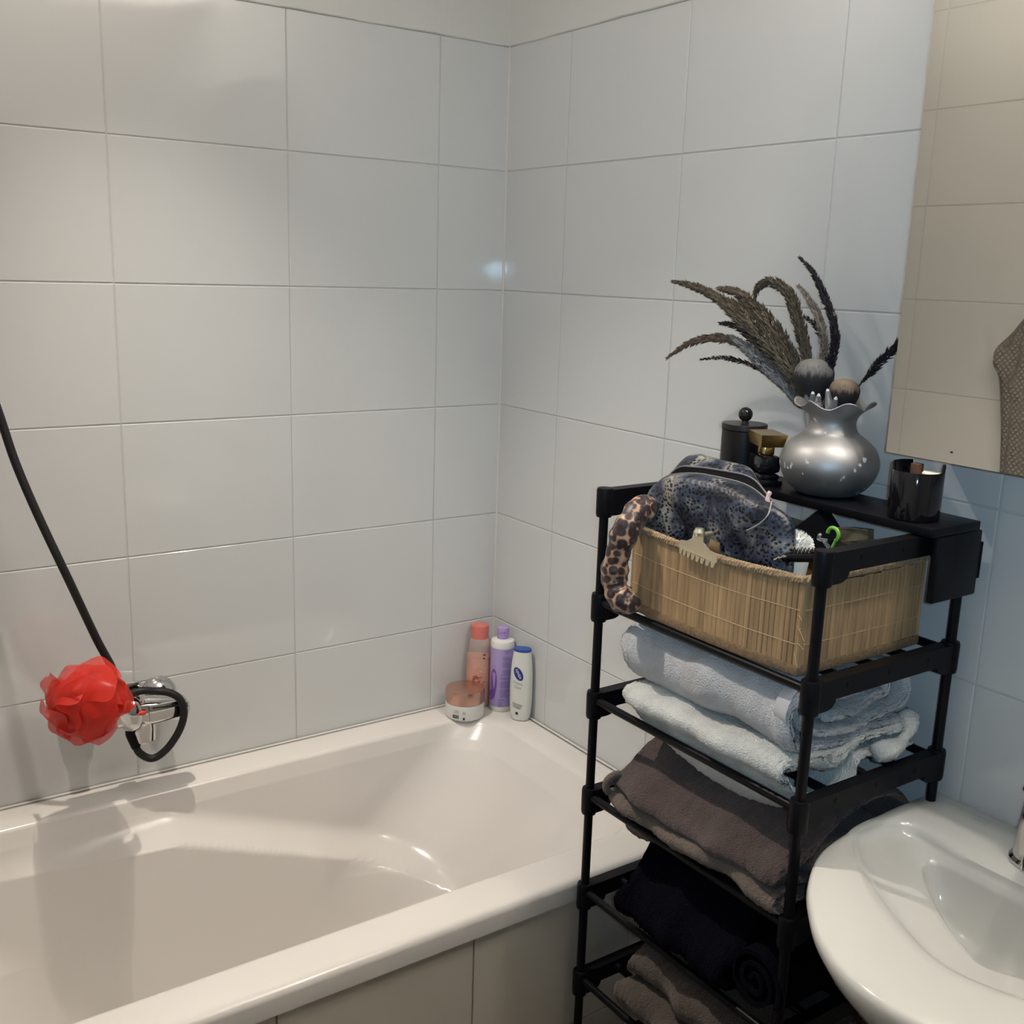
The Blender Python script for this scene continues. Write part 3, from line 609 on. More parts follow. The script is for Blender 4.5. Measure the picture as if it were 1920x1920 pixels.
# makeup brushes standing in the vase
def kabuki(u, v, x, r, stops, label, lean, fer):
    c = pix(u, v, 0, x); t = thing('makeup_brush', label, 'makeup brush', (c.x, c.y, c.z), 'makeup brushes in the silver vase')
    prof = [(r * .62, -r * 1.02), (r * .80, -r * .7), (r * .96, -r * .25), (r, r * .12), (r * .93, r * .42), (r * .74, r * .68), (r * .45, r * .84), (r * .15, r * .90)]
    mb = MB(); mb.lathe([tuple(q) for q in catmull(prof, 4)], tuple(c), 48, fn=lambda rr, z, a: (rr * (1 + .012 * math.sin(31 * a) + .008 * math.sin(17 * a + z * 300)), z))
    rm = Matrix.Rotation(lean, 3, 'X')
    mb.v = [tuple(c + rm @ (Vector(q) - c)) for q in mb.v]
    mb.build('bristle_head', zgrad('bristle_fibres', stops, -r, r, .09), t)
    mb = MB()
    for i in range(260):
        a = random.uniform(0, 2 * PI); z = random.uniform(-.5, .55) * r; rr = r * math.sqrt(max(.05, 1 - (z / r) ** 2 * .8)) * .99; v0 = Vector((math.cos(a) * rr, math.sin(a) * rr, z)); v1 = Vector((math.cos(a) * rr * 1.015, math.sin(a) * rr * 1.015, z + r * .20))
        s_ = Vector((-math.sin(a), math.cos(a), 0)) * .0005; mb.add([c + rm @ (v0 - s_), c + rm @ (v0 + s_), c + rm @ v1], [(0, 1, 2)])
    o = mb.build('loose_bristles', zgrad('loose_fibres', stops, -r, r, .09), t, smooth=False); o['kind'] = 'stuff'
    mb = MB(); mb.lathe([(r * .55, -r * 1.25), (r * .64, -r * 1.0)], tuple(c), 24); mb.build('ferrule', MT['black_glass'], t)
    hd = MB()
    d_ = Vector((VX, VY, c.z - .08)) - (c - Vector((0, 0, r)))
    hd.tube([c - Vector((0, 0, r * 1.2)), c - Vector((0, 0, r * 1.2)) + d_.normalized() * .055], [r * .42, r * .30], 9); hd.build('clear_handle', MT['clear'], t, smooth=False)
kabuki(1526, 706, -.088, .0288, [(.30, (.008, .008, .012)), (.52, (.012, .012, .016)), (.66, (.13, .13, .13)), (1, (.155, .155, .15))], 'large round makeup brush with black bristles fading to grey in the vase', .0, 1)
kabuki(1583, 736, -.080, .0215, [(.30, (.010, .009, .013)), (.50, (.016, .012, .014)), (.64, (.17, .125, .09)), (1, (.22, .17, .12))], 'smaller round makeup brush with tan tipped bristles in the vase', .12, 1)
for k, (u0, v0, u1, v1) in enumerate([(1512, 735, 1518, 768), (1524, 738, 1524, 770), (1535, 742, 1532, 772), (1552, 733, 1556, 770), (1567, 748, 1560, 772)]):
    a, b_ = pix(u0, v0, 0, -.105), pix(u1, v1, 0, -.100)
    t = thing('clear_brush', 'slim clear acrylic brush handle in the vase mouth, ' + ['leftmost of five', 'second from the left', 'middle one under the large brush', 'fourth, between the two round brushes', 'rightmost, leaning under the tan brush'][k], 'makeup brush', tuple(b_), 'clear handles in the vase mouth')
    mb = MB(); mb.tube([a, a + (b_ - a) * .5, b_ + Vector((0, 0, -.025))], [.0034, .0050, .004], 8); mb.build('handle', MT['clear'], t)
    mb = MB(); mb.tube([a + (a - b_).normalized() * .003, a], [.0014, .0026], 8); mb.build('tip', MT['white_plastic'], t)

# dried grass plumes: a stem and many small spikelets along it
GR = {}
for nm, col in (('olive', (.105, .088, .064)), ('brown', (.085, .060, .052)), ('dark', (.030, .026, .030)), ('beige', (.27, .225, .18)), ('grey', (.16, .165, .175)), ('tan', (.13, .10, .075))):
    GR[nm] = M('dried_grass_' + nm, col, rough=.9, spec=.15, var=(120, .45))
def plume(label, path, x0, x1, wid, dens, mat, sl=.010, ang=28, root=True):
    n = len(path); P3 = [np.array(pix(u, v, 0, x0 + (x1 - x0) * i / (n - 1))) for i, (u, v) in enumerate(path)]
    P = resample(catmull(P3, 10), 120); base = np.array([VX + random.uniform(-.008, .008), VY + random.uniform(-.008, .008), BT + .075])
    t = thing('dried_grass', label, 'dried grass', tuple(base), 'dried grasses in the silver vase')
    stem = list(P) + ([np.array((P[-1] + base) / 2 + [0, 0, .01]), base] if root else [])
    q = resample(catmull(stem[::6] + [stem[-1]], 4), 60); MB().tube(q, lambda s: .0005 + .0009 * s, 6).build('stem', GR['brown'], t)
    mb = MB(); T = np.gradient(P, axis=0); T /= np.linalg.norm(T, axis=1)[:, None]
    cnt = int(dens * 1.9)
    for i in range(cnt):
        s = random.random() ** .9; k = min(int(s * 119), 118); wl = np.interp(s, [a for a, _ in wid], [b for _, b in wid]) * .00084
        tdir = -T[k]; rv = rng.normal(size=3); rv -= tdir * (rv @ tdir); rv /= np.linalg.norm(rv) + 1e-9
        rad = wl * random.random() ** .6; a_ = math.radians(ang * random.uniform(.5, 1.3)); dv = tdir * math.cos(a_) + rv * math.sin(a_)
        ln = sl * 1.1 * random.uniform(.6, 1.2) * (.45 + .55 * min(1, wl / .006)); c = P[k] + rv * rad * .75 - dv * ln * .3
        sd = np.cross(dv, rv); sd /= np.linalg.norm(sd) + 1e-9; w_ = ln * random.uniform(.08, .15)
        mb.add([c, c + dv * ln * .4 + sd * w_, c + dv * ln * .4 - sd * w_ * .5 + rv * w_ * .8, c + dv * ln * .4 - sd * w_ * .5 - rv * w_ * .8, c + dv * ln], [(0, 1, 2), (0, 2, 3), (0, 3, 1), (4, 2, 1), (4, 3, 2), (4, 1, 3)])
    o = mb.build('seed_head', GR[mat], t, smooth=False); o['kind'] = 'stuff'
plume('longest dark plume reaching up left from the vase with a thin brown tip', [(1263, 528), (1310, 540), (1365, 572), (1415, 615), (1460, 665), (1492, 710), (1510, 755)], -.10, -.085, [(0, 2), (.18, 8), (.3, 9), (.5, 26), (.75, 30), (.95, 16)], 1900, 'olive', .011)
plume('olive plume just above the longest left plume, with a blunt pale tip', [(1347, 541), (1385, 550), (1430, 592), (1468, 645), (1497, 700), (1512, 750)], -.085, -.08, [(0, 3), (.2, 11), (.5, 22), (.8, 16), (1, 8)], 1200, 'tan', .010)
plume('plume with a drooping hooked tip above the middle of the vase', [(1415, 556), (1424, 537), (1447, 528), (1478, 550), (1496, 598), (1508, 650), (1518, 700), (1525, 750)], -.09, -.08, [(0, 3), (.1, 9), (.4, 14), (.7, 13), (1, 5)], 1300, 'olive', .009)
plume('pale beige soft plume beside the tallest dark plume', [(1497, 536), (1517, 562), (1537, 600), (1546, 645), (1541, 690), (1536, 750)], -.082, -.08, [(0, 3), (.25, 8), (.6, 11), (.85, 8), (1, 3)], 900, 'beige', .007)
plume('tallest dark plume standing upright above the vase', [(1500, 483), (1525, 512), (1546, 556), (1562, 603), (1566, 645), (1556, 690), (1545, 750)], -.085, -.08, [(0, 2), (.2, 6), (.5, 9), (.75, 9), (1, 5)], 900, 'dark', .009, 24)
plume('lower left brown plume bending down at its tip', [(1250, 672), (1288, 646), (1335, 633), (1385, 643), (1440, 682), (1485, 735), (1505, 765)], -.10, -.085, [(0, 2), (.15, 6), (.4, 10), (.6, 10), (1, 7)], 1000, 'tan', .010)
plume('thin dark spike pointing left below the other plumes', [(1315, 674), (1358, 671), (1402, 682), (1445, 707), (1482, 742), (1508, 768)], -.095, -.085, [(0, 2), (.3, 6), (.5, 4), (1, 2)], 420, 'dark', .009, 22)
plume('fluffy grey plume at the lower left of the vase mouth', [(1372, 632), (1405, 658), (1440, 690), (1472, 722), (1500, 760)], -.105, -.09, [(0, 4), (.3, 15), (.6, 18), (1, 9)], 1300, 'grey', .008, 18)
plume('short dark plume hidden among the left plumes', [(1350, 606), (1380, 612), (1415, 640), (1455, 690), (1500, 752)], -.08, -.08, [(0, 3), (.3, 9), (.6, 9), (1, 5)], 600, 'dark', .009)
plume('small dark sprig between the hooked plume and the beige plume', [(1508, 594), (1525, 606), (1540, 632), (1550, 680), (1545, 750)], -.078, -.08, [(0, 3), (.25, 7), (.6, 5), (1, 1)], 260, 'dark', .008)
plume('single dark spike leaning right behind the mirror edge', [(1702, 622), (1680, 650), (1655, 674), (1632, 700), (1612, 722), (1585, 765)], -.055, -.075, [(0, 3), (.25, 8), (.5, 8), (.66, 3), (.7, 0), (1, 0)], 330, 'dark', .011, 30)

CX_, CY_ = -.1225, -1.1575
cdl = thing('candle_cup', 'black glass candle cup under the corner of the mirror cabinet', 'candle', (CX_, CY_, BT))
va = math.atan2(CAM.y - CY_, CAM.x - CX_)
def cup_top(a):                                               # the far side of the rim is cut away
    d = (a - va + PI) % (2 * PI) - PI
    return .064 + .009 * sm((abs(d) - 1.25) / .05) - .022 * sm((abs(d) - 1.95) / .04) * (d > 0 or d < -2.9)
mb = MB(); n = 96; outs, ins = [], []
for i in range(n):
    a = 2 * PI * i / n; zt = cup_top(a)
    outs.append([(CX_ + r * math.cos(a), CY_ + r * math.sin(a), BT + z) for r, z in ((.031, 0), (.0322, .0012), (.033, .004), (.033, zt - .001), (.0325, zt), (.0312, zt), (.0307, zt - .001), (.0305, .012), (.02, .010), (.002, .010))])
loops = [[outs[i][k] for i in range(n)] for k in range(10)]
mb.loft(loops, True, True, True); mb.build('cup', MT['black_glass'], cdl, sharp=50)
rgt = Vector((-math.sin(va), math.cos(va), 0)); fw = Vector((math.cos(va), math.sin(va), 0)); cc = Vector((CX_, CY_, BT)); sg = 1 if rgt.dot(R_) > 0 else -1
mb = MB(); q = cc + rgt * sg * .017 + fw * .006; mb.lathe([(.0125, .0105), (.0125, .062), (.011, .064), (.002, .064)], tuple(q), 28); mb.build('wax', MT['wax'], cdl)
mb = MB(); q = cc - rgt * sg * .002 - fw * .004; mb.box(q.x - .006, q.x + .006, q.y - .006, q.y + .006, BT + .0105, BT + .072, .001); mb.build('wooden_wick', MT['rust'], cdl)

# ================================================================== TOWELS
def towel(name, label, mat, path, th, y0, y1, jit=.0007, wob=.006, seed=0, sag=None, ny=90, np_=110, taper=.5, shear=0., group=None, part=None):
    r = np.random.default_rng(seed)
    c = resample(catmull([(a, b) for a, b in path], 10), np_); T = np.gradient(c, axis=0); T /= np.linalg.norm(T, axis=1)[:, None]; Nn = np.stack([-T[:, 1], T[:, 0]], 1)
    capn = 5; loop = []
    for i in range(np_): loop.append((c[i], Nn[i], 1))
    outer = [c[i] + Nn[i] * th / 2 for i in range(np_)]
    e = [c[-1] + th / 2 * (math.cos(a) * Nn[-1] + math.sin(a) * T[-1]) for a in np.linspace(0, PI, capn + 2)[1:-1]]
    inner = [c[i] - Nn[i] * th / 2 for i in range(np_ - 1, -1, -1)]
    s = [c[0] + th / 2 * (-math.cos(a) * Nn[0] - math.sin(a) * T[0]) for a in np.linspace(0, PI, capn + 2)[1:-1]]
    lp = np.array(outer + e + inner + s); ctr = np.array([c[i] for i in range(np_)] + [c[-1]] * capn + [c[i] for i in range(np_ - 1, -1, -1)] + [c[0]] * capn)
    ph = r.uniform(0, 6, 8); loops = []
    yc = (y0 + y1) / 2; ly = abs(y1 - y0) / 2
    ys = list(yc + np.sign(y1 - y0) * ly * np.sin(np.linspace(-PI / 2, PI / 2, ny)))
    for jx, y in enumerate(ys):
        u = (y - yc) / ly; k = (max(0, 1 - abs(u) ** 16)) ** taper
        k = max(k, .25)
        q = ctr + (lp - ctr) * k
        dx = wob * (math.sin(7 * u + ph[0]) * .5 + math.sin(13 * u + ph[1]) * .25); dz = wob * .35 * math.sin(5 * u + ph[2])
        q = q.copy(); q[:, 0] += dx * (q[:, 0] < -.2) + shear * u
        wz = wob * .3 * np.sin(q[:, 0] * 60 + u * 4 + ph[3]); q[:, 1] += dz + wz
        if sag is not None: q[:, 1] += sag(q[:, 0], q[:, 1], u)
        yy = y + wob * .7 * np.sin(q[:, 0] * 35 + ph[4]) * (abs(u) ** 6) + wob * .6 * np.sin(q[:, 1] * 90 + ph[5]) * (abs(u) ** 6)
        nz = r.normal(size=(len(q), 3)) * jit
        loops.append(np.stack([q[:, 0] + nz[:, 0], yy + nz[:, 1], q[:, 1] + nz[:, 2]], 1))
    mb = MB(); mb.loft(loops, True); M_ = len(lp); off = (len(loops) - 1) * M_
    for base in (0, off):
        for i in range(np_ - 1):
            a_, b_ = np_ + capn + (np_ - 1 - i), np_ + capn + (np_ - 2 - i)
            mb.f.append((base + i, base + i + 1, base + b_, base + a_))
        mb.f.append(tuple(base + k for k in range(np_ - 1, np_ + capn + 1))); mb.f.append(tuple(base + k % M_ for k in range(2 * np_ + capn - 1, M_ + 1)))
    loc = (float(np.mean(lp[:, 0])), yc, float(lp[:, 1].min()))
    return mb, loc
# white towel folded flat on the third level, sagging between the rails
def sag3(x, z, u):
    low = np.clip((.975 - z) / .02, 0, 1); between = np.sin(np.clip((x + .322) / .13, 0, 1) * PI) ** .55
    return -.078 * low * between * (1 - .5 * abs(u) ** 3)
mb, l = towel('folded_towel', '', None, [(-.075, .973), (-.20, .973), (-.315, .973), (-.337, .964), (-.325, .953), (-.28, .950), (-.2, .949), (-.075, .949)], .0145, -.852, -1.165, seed=3, sag=sag3, jit=.0008)
tt = tag(bpy.data.objects.new('folded_towel', None), 'off-white terry towel folded flat under the grey towel roll', 'towel'); COL.objects.link(tt); tt.location = l; LOC[tt.name] = l
mb.build('folded_sheet', MT['towel_white'], tt, sharp=180)
mb = MB(); mb.tube(catmull([(-.16, -1.166, .953), (-.12, -1.172, .957), (-.09, -1.168, .972), (-.07, -1.150, .985)], 10), lambda s: .011 + .004 * math.sin(s * 9), 12)
v_ = np.array(mb.v) + rng.normal(size=(len(mb.v), 3)) * .0008; mb.v = [tuple(q) for q in v_]; mb.build('hanging_edge', MT['towel_white'], tt, sharp=180)
# grey towel roll on top of it
mb, l = towel('r', '', None, [(-0.248, 1.0227), (-0.138, 1.0272), (-0.120, 1.0376), (-0.138, 1.0503), (-0.258, 1.0480), (-0.283, 1.0342), (-0.278, 1.0134), (-0.238, 1.0031), (-0.130, 1.0043), (-0.085, 1.0295), (-0.100, 1.0617), (-0.158, 1.0744), (-0.253, 1.0710), (-0.296, 1.0595), (-0.315, 1.0319), (-0.308, 1.0020), (-0.278, 0.9870), (-0.178, 0.9836), (-0.090, 0.9847)], .0175, -.829, -1.158, seed=5, wob=.007, ny=100, np_=170)
tt = tag(bpy.data.objects.new('towel_roll', None), 'pale grey terry towel rolled up on the third rack level below the basket', 'towel'); COL.objects.link(tt); tt.location = l; LOC[tt.name] = l
mb.build('rolled_sheet', MT['towel_grey'], tt, sharp=180)
mb = MB(); P = [(-.308, 1.003), (-.327, 1.035), (-.317, 1.062), (-.29, 1.081)]
ring = catmull(P, 8); mb.loft([[(x, -1.128 - .004 * (i % 2), z) for x, z in ring] for i in (0,)] + [[(x - .002, -1.150, z) for x, z in ring]], closed=False); mb.build('woven_border', M('woven_towel_border', (.50, .49, .50), rough=.8), tt)
# brown towels on the fourth level
def sag4(x, z, u):
    low = np.clip((.795 - z) / .02, 0, 1); b = np.sin(np.clip((x + .322) / .12, 0, 1) * PI) ** .5
    return -.070 * low * b * np.clip(.45 + .6 * u, .0, 1.0)
mb, l = towel('t', '', None, [(-.075, .783), (-.2, .779), (-.31, .777), (-.340, .785), (-.325, .797), (-.20, .800), (-.075, .800)], .013, -.835, -1.168, seed=9, sag=sag4, wob=.008)
tt = tag(bpy.data.objects.new('folded_towel', None), 'taupe towel under the dark brown towel, sagging through the rack bars', 'towel'); COL.objects.link(tt); tt.location = l; LOC[tt.name] = l
mb.build('folded_sheet', MT['towel_taupe'], tt, sharp=180)
mb = MB(); mb.tube(catmull([(-.31, -.836, .797), (-.345, -.838, .800), (-.352, -.842, .822), (-.335, -.846, .830), (-.315, -.85, .815)], 8), lambda s: .006, 8); mb.build('turned_corner', MT['towel_taupe'], tt, sharp=180)
mb, l = towel('b', '', None, [(-.12, .835), (-.24, .838), (-.285, .830), (-.24, .824), (-.10, .818), (-.075, .84), (-.085, .872), (-.14, .888), (-.215, .880), (-.285, .850), (-.335, .818), (-.325, .808), (-.2, .808), (-.085, .808)], .017, -.838, -1.172, seed=11, wob=.009, jit=.0007, ny=100, np_=150)
tt = tag(bpy.data.objects.new('folded_towel', None), 'dark brown terry towel heaped on the fourth rack level', 'towel'); COL.objects.link(tt); tt.location = l; LOC[tt.name] = l
mb.build('folded_sheet', MT['towel_brown'], tt, sharp=180)
# navy / black clothes on the fifth level and a grey brown towel on the sixth
mb, l = towel('n', '', None, [(-.10, .645), (-.27, .648), (-.30, .657), (-.27, .668), (-.10, .672), (-.08, .69), (-.12, .708), (-.25, .702), (-.31, .675), (-.335, .640), (-.325, .618), (-.2, .613), (-.08, .613)], .020, -.87, -1.095, seed=15, wob=.01)
tt = tag(bpy.data.objects.new('folded_clothes', None), 'black folded cloth pile on the fifth rack level in shadow', 'clothes'); COL.objects.link(tt); tt.location = l; LOC[tt.name] = l
mb.build('folded_sheet', MT['navy'], tt, sharp=180)
sp = []
for i in range(90): a = i / 90 * 5.2 * PI; rr = .006 + .040 * i / 90; sp.append((rr * math.cos(a), rr * math.sin(a)))
mb = MB(); cy, cz = -1.142, .655; T_ = np.gradient(np.array(sp), axis=0); T_ /= np.linalg.norm(T_, axis=1)[:, None]; N_ = np.stack([-T_[:, 1], T_[:, 0]], 1); S_ = np.array(sp)
lp = np.vstack([S_ + N_ * .0032, (S_ - N_ * .0032)[::-1]])
mb.loft([[(x, cy + a + .0, cz + b_) for a, b_ in lp] for x in (-.335, -.334, -.25, -.15, -.06)], True, True, True)
tag(mb.build('black_towel_roll', MT['navy'], None, (-.2, cy, cz - .045), sharp=60), 'black fabric roll showing its spiral end beside the washbasin', 'towel')
mb, l = towel('g', '', None, [(-.10, .520), (-.30, .521), (-.325, .535), (-.30, .548), (-.2, .560), (-.10, .556), (-.07, .53), (-.07, .49), (-.1, .462), (-.25, .456), (-.325, .458), (-.345, .478), (-.325, .495), (-.10, .498)], .020, -.885, -1.15, seed=21, wob=.010)
tt = tag(bpy.data.objects.new('folded_towel', None), 'grey brown towel folded on the lowest rack level in view', 'towel'); COL.objects.link(tt); tt.location = l; LOC[tt.name] = l
mb.build('folded_sheet', MT['towel_dark'], tt, sharp=180)

# ================================================================== WASHBASIN
SY = -1.42; NB = 144; CX = -.235
def sym(pts): return [(x, y) for x, y in pts] + [(x, 2 * SY - y) for x, y in reversed(pts) if abs(y - SY) > 1e-4]
def byangle(poly, c=(CX, SY), smooth=True):
    P = catmull(poly, 10, True) if smooth else resample(poly, 600, True)
    P = resample(P, 1500, True); a = np.arctan2(P[:, 1] - c[1], P[:, 0] - c[0]); o = np.argsort(a); a = a[o]; P = P[o]
    q = np.linspace(-PI, PI, NB, endpoint=False); ax = np.r_[a - 2 * PI, a, a + 2 * PI]; Px = np.vstack([P, P, P])
    return np.stack([np.interp(q, ax, Px[:, 0]), np.interp(q, ax, Px[:, 1])], 1)
outp = sym([(-.003, -1.165), (-.06, -1.1645), (-.115, -1.165), (-.205, -1.172), (-.290, -1.191), (-.355, -1.228), (-.400, -1.268), (-.436, -1.312), (-.462, -1.365), (-.470, SY)])
OUT = byangle([tuple(q) for q in catmull(outp, 12)], smooth=False)
INN = byangle(sym([(-.128, -1.40), (-.130, -1.30), (-.122, -1.225), (-.135, -1.200), (-.165, -1.186), (-.218, -1.192), (-.272, -1.246), (-.330, -1.345), (-.352, SY)]))
BWL = byangle(sym([(-.138, -1.40), (-.137, -1.32), (-.142, -1.262), (-.175, -1.268), (-.235, -1.335), (-.270, -1.39), (-.282, SY)]))
def shr(P, k, c=(-.20, SY)): return np.array(c) + (P - np.array(c)) * k
def zz(P, z): return [(x, y, z) for x, y in P]
sink = thing('washbasin', 'white ceramic washbasin on the tiled wall right of the black rack', 'washbasin', (-.2, SY, .70))
under = lambda k: np.stack([OUT[:, 0] * k - .003 * (1 - k), SY + (OUT[:, 1] - SY) * k], 1)
mid = (OUT + INN) / 2
loops = [zz(under(.35), .672), zz(under(.55), .680), zz(under(.74), .715), zz(under(.88), .768), zz(under(.965), .815), zz(under(.993), .836), zz(OUT, .848), zz(shr(OUT, .992), .8555), zz(shr(OUT, .975), .859), zz(OUT * .6 + INN * .4, .861), zz(OUT * .2 + INN * .8, .8605), zz(OUT * .10 + INN * .90, .8585), zz(INN, .854), zz(INN * .92 + BWL * .08, .848), zz(INN * .82 + BWL * .18, .844), zz(INN * .70 + BWL * .30, .8425), zz(INN * .15 + BWL * .85, .834), zz(INN * .04 + BWL * .96, .832), zz(BWL, .829), zz(shr(BWL, .965, (-.2, SY)), .818), zz(shr(BWL, .85, (-.2, SY)), .775), zz(shr(BWL, .6, (-.2, SY)), .752), zz(shr(BWL, .25, (-.2, SY)), .742)]
for lp in loops:                                              # flat back at the wall
    for i, p_ in enumerate(lp): lp[i] = (min(p_[0], -.004), p_[1], p_[2])
mb = MB(); mb.loft(loops, True, True, True); mb.build('basin', MT['ceramic'], sink, sharp=60)
mb = MB(); mb.lathe([(.022, 0), (.021, .003), (.012, .004)], (-.20, SY, .7425), 24); mb.build('drain', MT['chrome'], sink)
tap = thing('basin_tap', 'chrome basin tap standing on the washbasin back ledge', 'tap', (-.072, -1.356, .8615))
mb = MB(); mb.lathe([(.030, 0), (.030, .004), (.026, .008), (.024, .05), (.022, .075), (.012, .082)], (-.072, -1.356, .8615), 32, sx=1.15); mb.build('body', MT['chrome'], tap)
mb = MB(); mb.tube(catmull([(-.075, -1.362, .905), (-.11, -1.385, .92), (-.16, -1.40, .915), (-.175, -1.405, .90)], 8), lambda s: .016 - .004 * s, 16); mb.build('spout', MT['chrome'], tap)
mb = MB(); mb.rbox(Matrix.Translation((-.06, -1.356, .955)) @ Matrix.Rotation(.25, 4, 'Y'), .085, .030, .012, .004); mb.build('lever', MT['chrome'], tap)
# faint printed maker mark on the ledge
mk = MB()
for (xa, ya, xb, yb) in ((-.030, -1.250, -.030, -1.268), (-.038, -1.250, -.038, -1.268), (-.030, -1.268, -.038, -1.268), (-.026, -1.240, -.030, -1.246), (-.041, -1.246, -.041, -1.270)):
    dx, dy = xb - xa, yb - ya; ln = math.hypot(dx, dy); nx, ny = -dy / ln * .0005, dx / ln * .0005
    mk.add([(xa + nx, ya + ny, .8622), (xb + nx, yb + ny, .8622), (xb - nx, yb - ny, .8622), (xa - nx, ya - ny, .8622)], [(0, 1, 2, 3)])
mk.build('printed_mark', MT['grey_ink'], sink, smooth=False)

# ================================================================== MIRROR CABINET
mc = thing('mirror_cabinet', 'wall mirror cabinet with frameless glass door above the washbasin', 'mirror cabinet', (-.06, -1.5, 1.354))
MB().box(-.114, -.002, -1.89, -1.106, 1.356, 2.10, .001).build('body', M('pale_grey_cabinet', (.30, .30, .30), rough=.5), mc)
MB().box(-.1195, -.1142, -1.892, -1.1035, 1.3545, 2.102).build('door_edge', M('dark_mirror_edge', (.03, .04, .04), rough=.3), mc)
MB().box(-.1205, -.1195, -1.8915, -1.1042, 1.3552, 2.1015).build('mirror_glass', MT['mirror'], mc)
MB().rbox(Matrix.Translation(pix(1784, 848, 0, -.121)), .001, .0022, .0022).build('speck', MT['ink'], mc)

# towel hung on the left wall (seen in the mirror)
ht = thing('hanging_towel', 'grey waffle knit towel hanging on the far wall, seen in the mirror', 'towel', (-1.49, -.55, 1.0))
prof = catmull([(-.478, 1.02), (-.466, 1.11), (-.455, 1.20), (-.440, 1.29), (-.428, 1.355), (-.410, 1.392), (-.412, 1.42), (-.443, 1.461), (-.475, 1.503), (-.52, 1.535), (-.58, 1.52), (-.64, 1.46), (-.69, 1.38), (-.70, 1.2), (-.70, 1.02)], 8)
mb = MB(); lo = []
for k, (d_, s_) in enumerate(((.0, .97), (.015, 1.0), (.045, 1.0), (.065, .94), (.070, .80), (.072, .4))):
    cc = np.array([-.57, 1.22]); q = cc + (prof - cc) * s_; lo.append([(XL + .002 + d_ + .008 * math.sin(y * 45) * (k > 1), y, z) for y, z in q])
mb.loft(lo, True, True, True); mb.build('cloth', MT['waffle'], ht, sharp=80)
mb = MB(); mb.tube([(XL, -.53, 1.545), (XL + .05, -.53, 1.55), (XL + .055, -.53, 1.565)], .006, 10); tag(mb.build('wall_hook', MT['chrome'], None, (XL, -.53, 1.545)), 'small chrome wall hook carrying the grey waffle towel', 'hook')

# ================================================================== BATH MIXER, HOSE, PUFF
mx = thing('bath_mixer', 'chrome bath mixer on the back wall above the tub rim', 'tap', (-.85, 0, .76))
for x in (-.785, -.935):
    mb = MB(); L_ = []
    for r, d_ in ((.036, .001), (.036, .006), (.031, .014), (.024, .021), (.016, .024), (.0155, .045)):
        L_.append([(x + r * math.cos(2 * PI * i / 36), -d_, (.753) + r * math.sin(2 * PI * i / 36)) for i in range(36)])
    mb.loft(L_, True, True, True); mb.build('escutcheon', MT['chrome'], mx)
def xloft(secs, n=28, ex=3.):
    L_ = []
    for x, yc, zc, hy, hz in secs:
        q = []
        for i in range(n):
            a = 2 * PI * i / n; c, s = math.cos(a), math.sin(a)
            q.append((x, yc + hy * math.copysign(abs(c) ** (2 / ex), c), zc + hz * math.copysign(abs(s) ** (2 / ex), s)))
        L_.append(q)
    return MB().loft(L_, True, True, True)
MXY = -.082
xloft([(-.752, MXY, .752, .012, .010), (-.758, MXY, .752, .021, .020), (-.79, MXY, .755, .024, .0235), (-.835, MXY, .758, .0255, .027), (-.845, MXY, .759, .022, .024), (-.96, MXY, .765, .022, .024)]).build('body', MT['chrome'], mx)
xloft([(-.843, MXY - .002, .762, .020, .020), (-.846, MXY - .002, .762, .031, .036), (-.853, MXY - .002, .763, .035, .040), (-.862, MXY - .002, .764, .035, .040), (-.872, MXY - .002, .765, .031, .035), (-.884, MXY, .766, .018, .02)], 36, 2.2).build('control_knob', MT['chrome'], mx)
mb = MB(); mb.box(-.832, -.772, MXY - .0295, MXY - .022, .744, .777, .003); mb.build('lever', MT['chrome'], mx)
mb = MB(); mb.rbox(Matrix.Translation((-.800, MXY - .030, .7705)) @ Matrix.Rotation(.10, 4, 'Y'), .052, .002, .003); mb.build('lever_slot', MT['ink'], mx)
mb = MB(); mb.lathe([(.014, -.030), (.019, -.026), (.0205, .0), (.018, .02)], (-.838, MXY - .004, .730), 28, sx=1.2); mb.build('spout', MT['chrome'], mx)
mb = MB(); mb.box(-.846, -.835, MXY - .020, MXY + .012, .780, .815, .003); mb.rbox(Matrix.Translation((-.856, MXY - .006, .805)), .028, .008, .032, .003); mb.build('hose_clip', MT['chrome'], mx)
mb = MB(); p = pix(268, 1337, 1, MXY - .036); mb.lathe([(.0005, -.012), (.005, -.004), (.006, 0), (.004, .005), (.0005, .008)], (0, 0, 0), 12, sx=.8, sy=.6); rm = Matrix.Translation(p) @ Matrix.Rotation(PI / 2, 4, 'Y'); mb.v = [tuple(rm @ Vector(q)) for q in mb.v]; mb.build('red_dot', MT['red_cord'], mx)
# hose
hp = [(-.862, MXY - .01, .722), pix(252, 1392, 1, -.095), pix(262, 1412, 1, -.10), pix(286, 1422, 1, -.105), pix(312, 1405, 1, -.11), pix(335, 1372, 1, -.118), pix(345, 1338, 1, -.122), pix(338, 1312, 1, -.122), pix(318, 1299, 1, -.118), pix(290, 1296, 1, -.112), pix(262, 1296, 1, -.112), (-.885, -.105, .800), (-.905, -.095, .805), (-.895, -.10, .83), pix(212, 1258, 1, -.115), pix(180, 1196, 1, -.115), pix(130, 1090, 1, -.12), pix(72, 968, 1, -.10), pix(30, 870, 1, -.085), pix(3, 790, 1, -.075), pix(-30, 690, 1, -.065), pix(-60, 560, 1, -.06), pix(-85, 420, 1, -.06), pix(-100, 250, 1, -.06), pix(-105, 60, 1, -.06)]
P = resample(catmull([tuple(q) for q in hp], 14), 760)
hs = thing('shower_hose', 'black braided shower hose looping from the mixer up to the left', 'hose', (-.86, -.09, .70))
